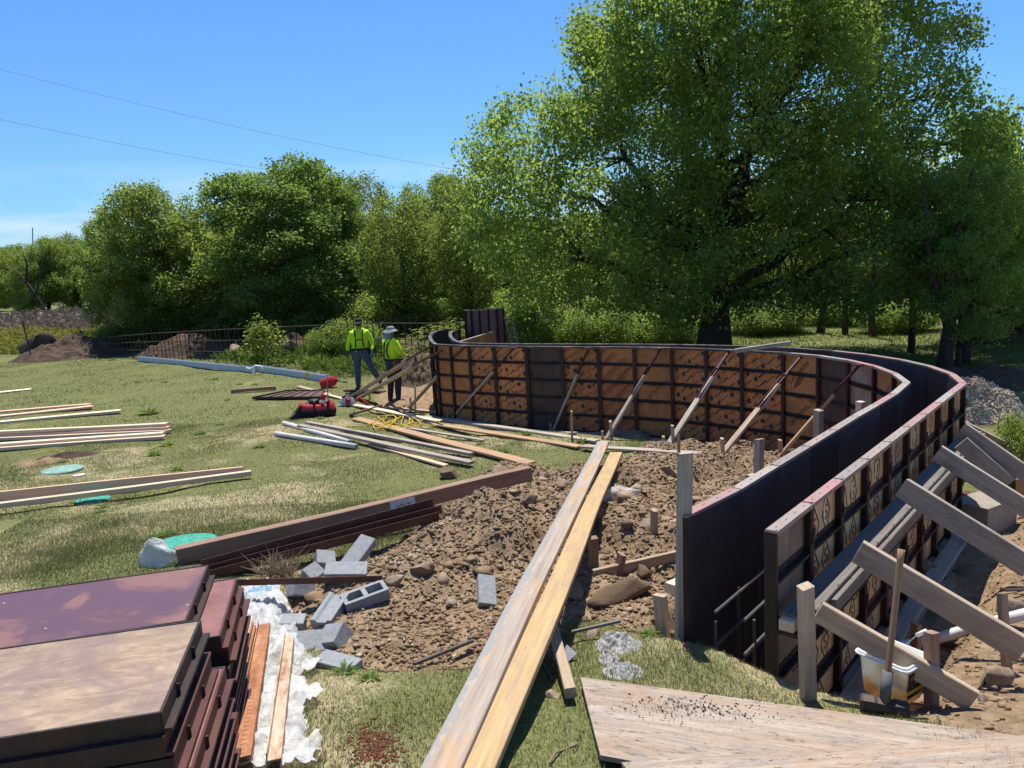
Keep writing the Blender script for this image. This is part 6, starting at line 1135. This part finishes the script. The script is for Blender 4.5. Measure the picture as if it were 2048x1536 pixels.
# ---------------------------------------------------------------- things behind the braces on the right
b = atal(1985, 1060, 5.6); b = G(1985, 1075); m = MB(); m.box(-.28, .28, -.2, .2, -.05, .28); tag(link('concrete_chunk', m.mesh('concrete_chunk', MT['concrete'], bevel=.01), Matrix.Translation((b[0]+.15, b[1]+.4, float(hz(b[0]+.15, b[1]+.4)))) @ Matrix.Rotation(.5, 4, 'Z')), 'pale square concrete block among the far braces', 'block')
b = G(1940, 1030); b[2] = hz(b[0], b[1]); t = thing('power_trowel', 'dark rusty tool with round guard behind the braces', 'tool', b); M = WM[t.name]
m = MB(); m.lathe([(.16,.02),(.22,.02),(.23,.05),(.2,.07),(.16,.06)], 22, (.15,-.05,0)); link('round_guard', m.mesh('round_guard', MT['rustbrown'], True), M, t); m = MB(); m.box(-.2,.06,-.08,.1,.05,.22); m.box(-.16,.02,-.05,.07,.22,.27); link('housing', m.mesh('housing', MT['rustbrown'], bevel=.01), M, t); m = MB(); m.tube([(0,0,.2),(.12,-.02,.28),(.25,-.05,.15)], .02, 7); m.tube([(-.15,.02,.26),(-.15,.02,.33)], .012, 6); link('handle', m.mesh('handle', MT['black'], True), M, t)
b = G(1955, 960); tag(link('tarp', heap('tarp', b[0], b[1]+.2, .35, .3, .30, MT['bluetarp'], 77, res=24, rough=.15)), 'dark blue folded tarp behind the formwork corner', 'tarp')
for k in range(3):
    A, B = G(2005+k*3, 1186+k*6, .03+.02*k), G(2080, 1182+k*6, .03+.02*k); m = MB(); m.tube([A, B], .008, 6); tag(link('steel_rod', m.mesh('steel_rod', MT['rebarfar'])), 'thin dark steel rod lying beside the brown board brace', 'rod', 'steel rods by the brace')
A = at(1470, 706, ZT+.02); B = at(1582, 690, ZT+.10); timber('spirit_level', A, B, .05, .06, MT['grey'], label='long grey straightedge laid across the top of the curved formwork', cat='straightedge')
# cable looping over the corner
# ---------------------------------------------------------------- rebar grid beyond the workers
t = thing('rebar_grid', 'long rusty rebar grid standing behind the soil heaps', 'rebar', (-6, 25, 0)); XY = [(atY(px, 690, Y_)[0], Y_, zt_) for px, Y_, zt_ in ((205,33,.75),(310,31,.95),(480,27.5,1.18),(620,25.5,1.28),(740,24,1.36),(860,22,1.40),(960,20.5,1.42))]
xs = np.array(XY); cum = np.concatenate([[0], np.cumsum(np.hypot(np.diff(xs[:, 0]), np.diff(xs[:, 1])))]); tot = cum[-1]
def gp(u): return np.array([np.interp(u, cum, xs[:, i]) for i in range(3)])
k = 0; u = 0
while u < tot:
    q = gp(u); m = MB(); m.tube([(q[0], q[1], -.3), (q[0]+random.uniform(-.03, .03), q[1], q[2]+random.uniform(-.05, .18))], .016, 5); link('upright_bar', m.mesh('upright_bar', MT['rebarfar']), None, t); u += .30
for f_ in (.97, .62, .25):
    for a in range(10):
        us = np.linspace(tot*a/10, tot*(a+1)/10, 5); m = MB(); m.tube([(gp(q)[0], gp(q)[1]-.02, gp(q)[2]*f_) for q in us], .016, 5); link('rail_bar', m.mesh('rail_bar', MT['rebarfar']), None, t)
q0 = atY(45, 642, 32); q1 = atY(58, 690, 32); m = MB(); m.tube([q1-[0,0,.4], q0], .03, 6); tag(link('iron_post', m.mesh('iron_post', MT['rebarfar'])), 'leaning thin iron post beyond the far left soil heap', 'post')
# ---------------------------------------------------------------- overhead lines, far mast
for a, b, sg, lb in (((-40,128),(1000,352),.0,'upper overhead power line crossing the sky'),((-40,230),(880,382),.0,'lower overhead power line crossing the sky')):
    P0, P1 = atY(*a, 70), atY(*b, 105); m = MB(); n = 24; pts_ = [P0*(1-i/n)+P1*i/n-np.array([0, 0, 1.6*4*(i/n)*(1-i/n)*.5]) for i in range(n+1)]; m.tube(pts_, .016, 5); tag(link('power_line', m.mesh('power_line', MT['wire'])), lb, 'power line')
p0, p1 = atY(66, 520, 400), atY(65, 455, 400); m = MB(); m.tube([p0, p1], .25, 4); tag(link('radio_mast', m.mesh('radio_mast', MT['wire'])), 'hair thin radio mast above the distant left trees', 'mast')
# ---------------------------------------------------------------- the two workers
def skin_body(name, J, edges, radii, mats, region):
    """J joints, edges between them, radii per joint; grown with Skin+Subdivision, then frozen; region(co)->material index by nearest bone"""
    keys = list(J); me = bpy.data.meshes.new(name); me.from_pydata([J[k] for k in keys], [(keys.index(a), keys.index(b)) for a, b in edges], []); o = bpy.data.objects.new(name, me); COL.objects.link(o)
    sk_ = o.modifiers.new('skin', 'SKIN'); sk_.use_smooth_shade = True; sv = me.skin_vertices[0].data
    for i, k in enumerate(keys):
        r = radii[k]; sv[i].radius = r if hasattr(r, '__len__') else (r, r); sv[i].use_root = (k == 'pelvis')
    sb = o.modifiers.new('sub', 'SUBSURF'); sb.levels = sb.render_levels = 2; bpy.context.view_layer.update()
    ev = o.evaluated_get(bpy.context.evaluated_depsgraph_get()); out = bpy.data.meshes.new_from_object(ev); bpy.data.objects.remove(o)
    for m in mats: out.materials.append(m)
    segs = [(np.array(J[a]), np.array(J[b]), a, b) for a, b in edges]
    for p in out.polygons:
        c = np.array(p.center); best = None
        for A, B, a, b in segs:
            d = B-A; t_ = np.clip(((c-A)@d)/(d@d), 0, 1); ds = np.linalg.norm(c-(A+d*t_))-.5*(np.mean(radii[a])*(1-t_)+np.mean(radii[b])*t_)
            if best is None or ds < best[0]: best = (ds, a, b, t_)
        p.material_index = region(best[1], best[2], best[3], c); p.use_smooth = True
    return out
def fingers(J, E, R, side, palm, d, spread, curl, up):
    """five short chains rooted inside the palm"""
    palm, d, spread, up = map(np.array, (palm, d, spread, up)); 
    for i, (off, L) in enumerate(((-.030, .066), (-.011, .076), (.010, .072), (.029, .055))):
        a = palm+spread*off+d*.035; b = a+d*L*.5+up*curl*.012; c = b+d*L*.42+up*curl*.028
        for n_, q, r in (('a', a, .0095), ('b', b, .009), ('c', c, .007)): J[f'{side}f{i}{n_}'] = tuple(q); R[f'{side}f{i}{n_}'] = r
        E += [(f'{side}hand', f'{side}f{i}a'), (f'{side}f{i}a', f'{side}f{i}b'), (f'{side}f{i}b', f'{side}f{i}c')]
    a = palm-spread*.035+d*.0+up*.012; b = a-spread*.018+d*.035+up*.02
    for n_, q, r in (('a', a, .011), ('b', b, .009)): J[f'{side}t{n_}'] = tuple(q); R[f'{side}t{n_}'] = r
    E += [(f'{side}hand', f'{side}ta'), (f'{side}ta', f'{side}tb')]
def worker(p, rz, label, pose, hat, pants, hs=1.0, stout=1.15):
    t = thing('person', label, 'person', p, rz); M = WM[t.name] @ Matrix.Scale(hs, 4); J, E, R = {}, [], {}
    def add(k, c, r, par=None): 
        f_ = stout if k in ('pelvis', 'waist', 'chest', 'upper') else (1.0 if 'skull' in k or k == 'neck' or k.endswith(('wr', 'hand')) else 1.22); J[k] = c; R[k] = tuple(q*f_ for q in r) if hasattr(r, '__len__') else r
        if par: E.append((par, k))
    add('pelvis', (0, 0, .95), (.165, .125)); add('waist', (0, -.02, 1.08), (.175, .135), 'pelvis'); add('chest', (0, -.005, 1.27), (.185, .135), 'waist'); add('upper', (0, .015, 1.40), (.165, .11), 'chest'); add('neck', (0, .01, 1.50), (.062, .062), 'upper')
    hx = pose.get('head', (0, -.02)); add('skull0', (hx[0]*.5, hx[1]*.5, 1.57), (.068, .078), 'neck'); add('skull1', (hx[0], hx[1]-.005, 1.64), (.080, .098), 'skull0'); add('skull2', (hx[0], hx[1]+.005, 1.70), (.070, .085), 'skull1')
    for s_, k in ((-1, 'l'), (1, 'r')):
        q = pose[k]
        add(k+'sh', (s_*.175, .01, 1.385), (.075, .07), 'upper'); add(k+'elb', q['elb'], (.052, .050), k+'sh'); add(k+'wr', q['wr'], (.036, .032), k+'elb')
        d = np.array(q['wr'])-np.array(q['elb']); d /= np.linalg.norm(d); pm = np.array(q['wr'])+d*.055; add(k+'hand', tuple(pm), (.036, .020), k+'wr'); sp_ = np.cross(d, (0, 0, 1.) if abs(d[2]) < .8 else (1., 0, 0)); sp_ /= np.linalg.norm(sp_); up_ = np.cross(d, sp_); fingers(J, E, R, k, pm, d, sp_, 1.0, up_)
        add(k+'hip', (s_*.095, 0, .90), (.105, .105), 'pelvis'); add(k+'kn', q['kn'], (.068, .070), k+'hip'); add(k+'cf', tuple(np.array(q['kn'])*.68+np.array(q['an'])*.32+np.array([0, .015, 0])), (.066, .068), k+'kn'); add(k+'an', q['an'], (.050, .054), k+'cf'); add(k+'heel', tuple(np.array(q['an'])+np.array([0, .03, -.055])), (.044, .04), k+'an'); add(k+'ball', tuple(np.array(q['an'])+np.array([q.get('tx', 0), -.12, -.06])), (.048, .035), k+'heel'); add(k+'toe', tuple(np.array(q['an'])+np.array([q.get('tx', 0)*1.5, -.19, -.065])), (.038, .028), k+'ball')
    def region(a, b, t_, c):
        k = b
        if 'skull' in k or k == 'neck': return 2 if c[2] > 1.485 else 0
        if 'hand' in k or k[1:2] in 'ft' and k[1:] not in ('toe',) and len(k) > 2 and k[1] in 'ft': return 3
        if k.endswith(('heel', 'ball', 'toe')): return 4
        if k.endswith(('kn', 'cf', 'an', 'hip')): return 1
        return 0 if c[2] > .985 else 1
    body = skin_body('body', J, E, R, [MT['hivis'], MT[pants], MT['skin'], MT['glove'], MT['boot']], region)
    # folds in the cloth
    co = np.array([v.co[:] for v in body.vertices]); nr = np.array([v.normal[:] for v in body.vertices]); f_ = fbm(co[:, 0]*14, co[:, 1]*14, co[:, 2]*9, oct=3, s=5)*np.where(co[:, 2] < 1.48, .008, 0); body.vertices.foreach_set('co', (co+nr*f_[:, None]).astype(np.float32).ravel()); body.update()
    o = link('body', body, M, t); hc = np.array([hx[0], hx[1], 1.65])
    m = MB()                                                 # nose, ears, brow, mouth
    nose = [(0,-.118,.0),( .016,-.095,-.022),(-.016,-.095,-.022),(0,-.092,.045)]; m.add([hc+np.array(q) for q in nose], [(0,1,2),(0,3,1),(0,2,3)]); 
    for s_ in (-1, 1): m.add([hc+np.array(q) for q in ((s_*.080,.0,.03),(s_*.095,.02,.03),(s_*.092,.015,-.03),(s_*.078,-.005,-.03))], [(0,1,2,3)])
    link('nose_and_ears', m.mesh('nose_and_ears', MT['skin'], True), M, o); m = MB()
    for s_ in (-1, 1): m.add([hc+np.array((s_*.033+dx, -.0935, .012+dz)) for dx, dz in ((-.013,0),(0,-.007),(.013,0),(0,.007))], [(0,1,2,3)])
    m.add([hc+np.array((dx, -.094, -.048+dz)) for dx, dz in ((-.025,0),(0,-.008),(.025,0),(0,.005))], [(0,1,2,3)]); link('eyes_and_mouth', m.mesh('eyes_and_mouth', MT['hair']), M, o)
    m = MB(); n = 18
    for j, (rr_, z) in enumerate(((.094, .0), (.098, .03), (.092, .07), (.06, .1))): m.v += [tuple(hc+np.array((rr_*.88*math.cos(a), rr_*1.03*math.sin(a)+.012, z))) for a in np.linspace(0, 2*math.pi, n+1)[:-1]]
    for j in range(3): m.f += [(j*n+i, j*n+(i+1) % n, (j+1)*n+(i+1) % n, (j+1)*n+i) for i in range(n)]
    m.f.append(tuple(3*n+i for i in range(n)))
    if hat == 'cap':
        c = link('cap', m.mesh('cap', MT['black'], True), M, t); m = MB(); vs = [tuple(hc+np.array((.085*math.cos(a), -.07-.11*math.sin(a)**.8, .012-.02*math.sin(a)))) for a in np.linspace(0, math.pi, 11)]; m.add(vs+[(x, y, z+.006) for x, y, z in vs], [tuple(range(11)), tuple(range(21, 10, -1))]+[(i, i+1, i+12, i+11) for i in range(10)]); link('peak', m.mesh('peak', MT['black']), M, c)
        m = MB(); m.tube([tuple(hc+np.array((.082*math.cos(a), .095*math.sin(a), -.05-.02*math.sin(-a)))) for a in np.linspace(-2.6, -.5, 9)], .016, 6); link('beard', m.mesh('beard', MT['hair'], True), M, t)
    else:
        c = link('bucket_hat', m.mesh('bucket_hat', MT['hat'], True), M, t); m = MB(); n = 24
        for rr_, z, wv in ((.096, .035, 0), (.13, .012, .25), (.165, -.02, 1)): m.v += [tuple(hc+np.array((rr_*math.cos(a), rr_*1.05*math.sin(a)+.01, z+wv*.025*math.sin(2*a+.6)))) for a in np.linspace(0, 2*math.pi, n+1)[:-1]]
        for j in range(2): m.f += [(j*n+i, j*n+(i+1) % n, (j+1)*n+(i+1) % n, (j+1)*n+i) for i in range(n)]
        link('brim', m.mesh('brim', MT['hat'], True), M, c); m = MB(); vs = [tuple(hc+np.array((x*(.075+.03*j), .085+.025*j, .0-.06*j))) for j in range(4) for x in (-1, -.4, .4, 1)]; m.add(vs, [(j*4+i, j*4+i+1, j*4+i+5, j*4+i+4) for j in range(3) for i in range(3)]); link('neck_flap', m.mesh('neck_flap', MT['hat'], True), M, c)
    for s_ in (-1, 1):                                       # braces strap over the shoulders
        m = MB(); m.tube([(s_*.10,-.15*stout,1.06),(s_*.085,-.155*stout,1.20),(s_*.085,-.138*stout,1.34),(s_*.10,-.065*stout,1.472),(s_*.10,.04*stout,1.48),(s_*.06,.138*stout,1.33),(s_*.04,.152*stout,1.2),(s_*.09,.138*stout,1.05)], .017, 6); link('harness_strap', m.mesh('harness_strap', MT['black']), M, t)
    m = MB(); m.tube([(-.085,-.156*stout,1.24),(.085,-.156*stout,1.24)], .013, 6); link('chest_strap', m.mesh('chest_strap', MT['black']), M, t)
    m = MB(); m.tube([(.178*stout*math.cos(a), .145*stout*math.sin(a)-.005, 1.0) for a in np.linspace(0, 2*math.pi, 21)], .028, 7); link('tool_belt', m.mesh('tool_belt', MT['black'], True), M, t)
    for x, y in ((.20, -.06), (-.19, .04)): m = MB(); m.add([(x-.05,y-.06,1.0),(x+.05,y-.06,1.0),(x+.06,y+.07,1.0),(x-.06,y+.07,1.0),(x-.04,y-.05,.76),(x+.05,y-.06,.74),(x+.05,y+.05,.74),(x-.04,y+.05,.76)], [(0,1,2,3),(4,7,6,5),(0,4,5,1),(1,5,6,2),(2,6,7,3),(3,7,4,0)]); link('tool_pouch', m.mesh('tool_pouch', MT['leather'] if hat != 'cap' or x < 0 else MT['black'], bevel=.008), M, t)
    return t
p = G(728, 778); p[2] = gz(p[0], p[1])
worker(p, .12, 'worker in black cap and yellow green shirt with black harness, stepping to the side', {'head': (.01, -.03), 'l': {'elb': (-.29, .03, 1.13), 'wr': (-.31, -.03, .90), 'kn': (-.11, -.03, .50), 'an': (-.13, .02, .09), 'tx': -.04}, 'r': {'elb': (.30, .02, 1.14), 'wr': (.28, -.13, .93), 'kn': (.24, -.10, .53), 'an': (.40, .22, .13), 'tx': .05}}, 'cap', 'jeans', 1.03, 1.28)
p = G(792, 806); p[2] = gz(p[0], p[1])
worker(p, 2.35, 'worker in mottled grey bucket hat and yellow green shirt, turned away', {'head': (.0, -.03), 'l': {'elb': (-.27, -.05, 1.14), 'wr': (-.18, -.28, 1.05), 'kn': (-.12, -.03, .50), 'an': (-.13, .02, .09)}, 'r': {'elb': (.28, -.03, 1.14), 'wr': (.20, -.26, 1.02), 'kn': (.13, -.02, .50), 'an': (.15, .03, .09)}}, 'hat', 'jeansdark', 1.0)
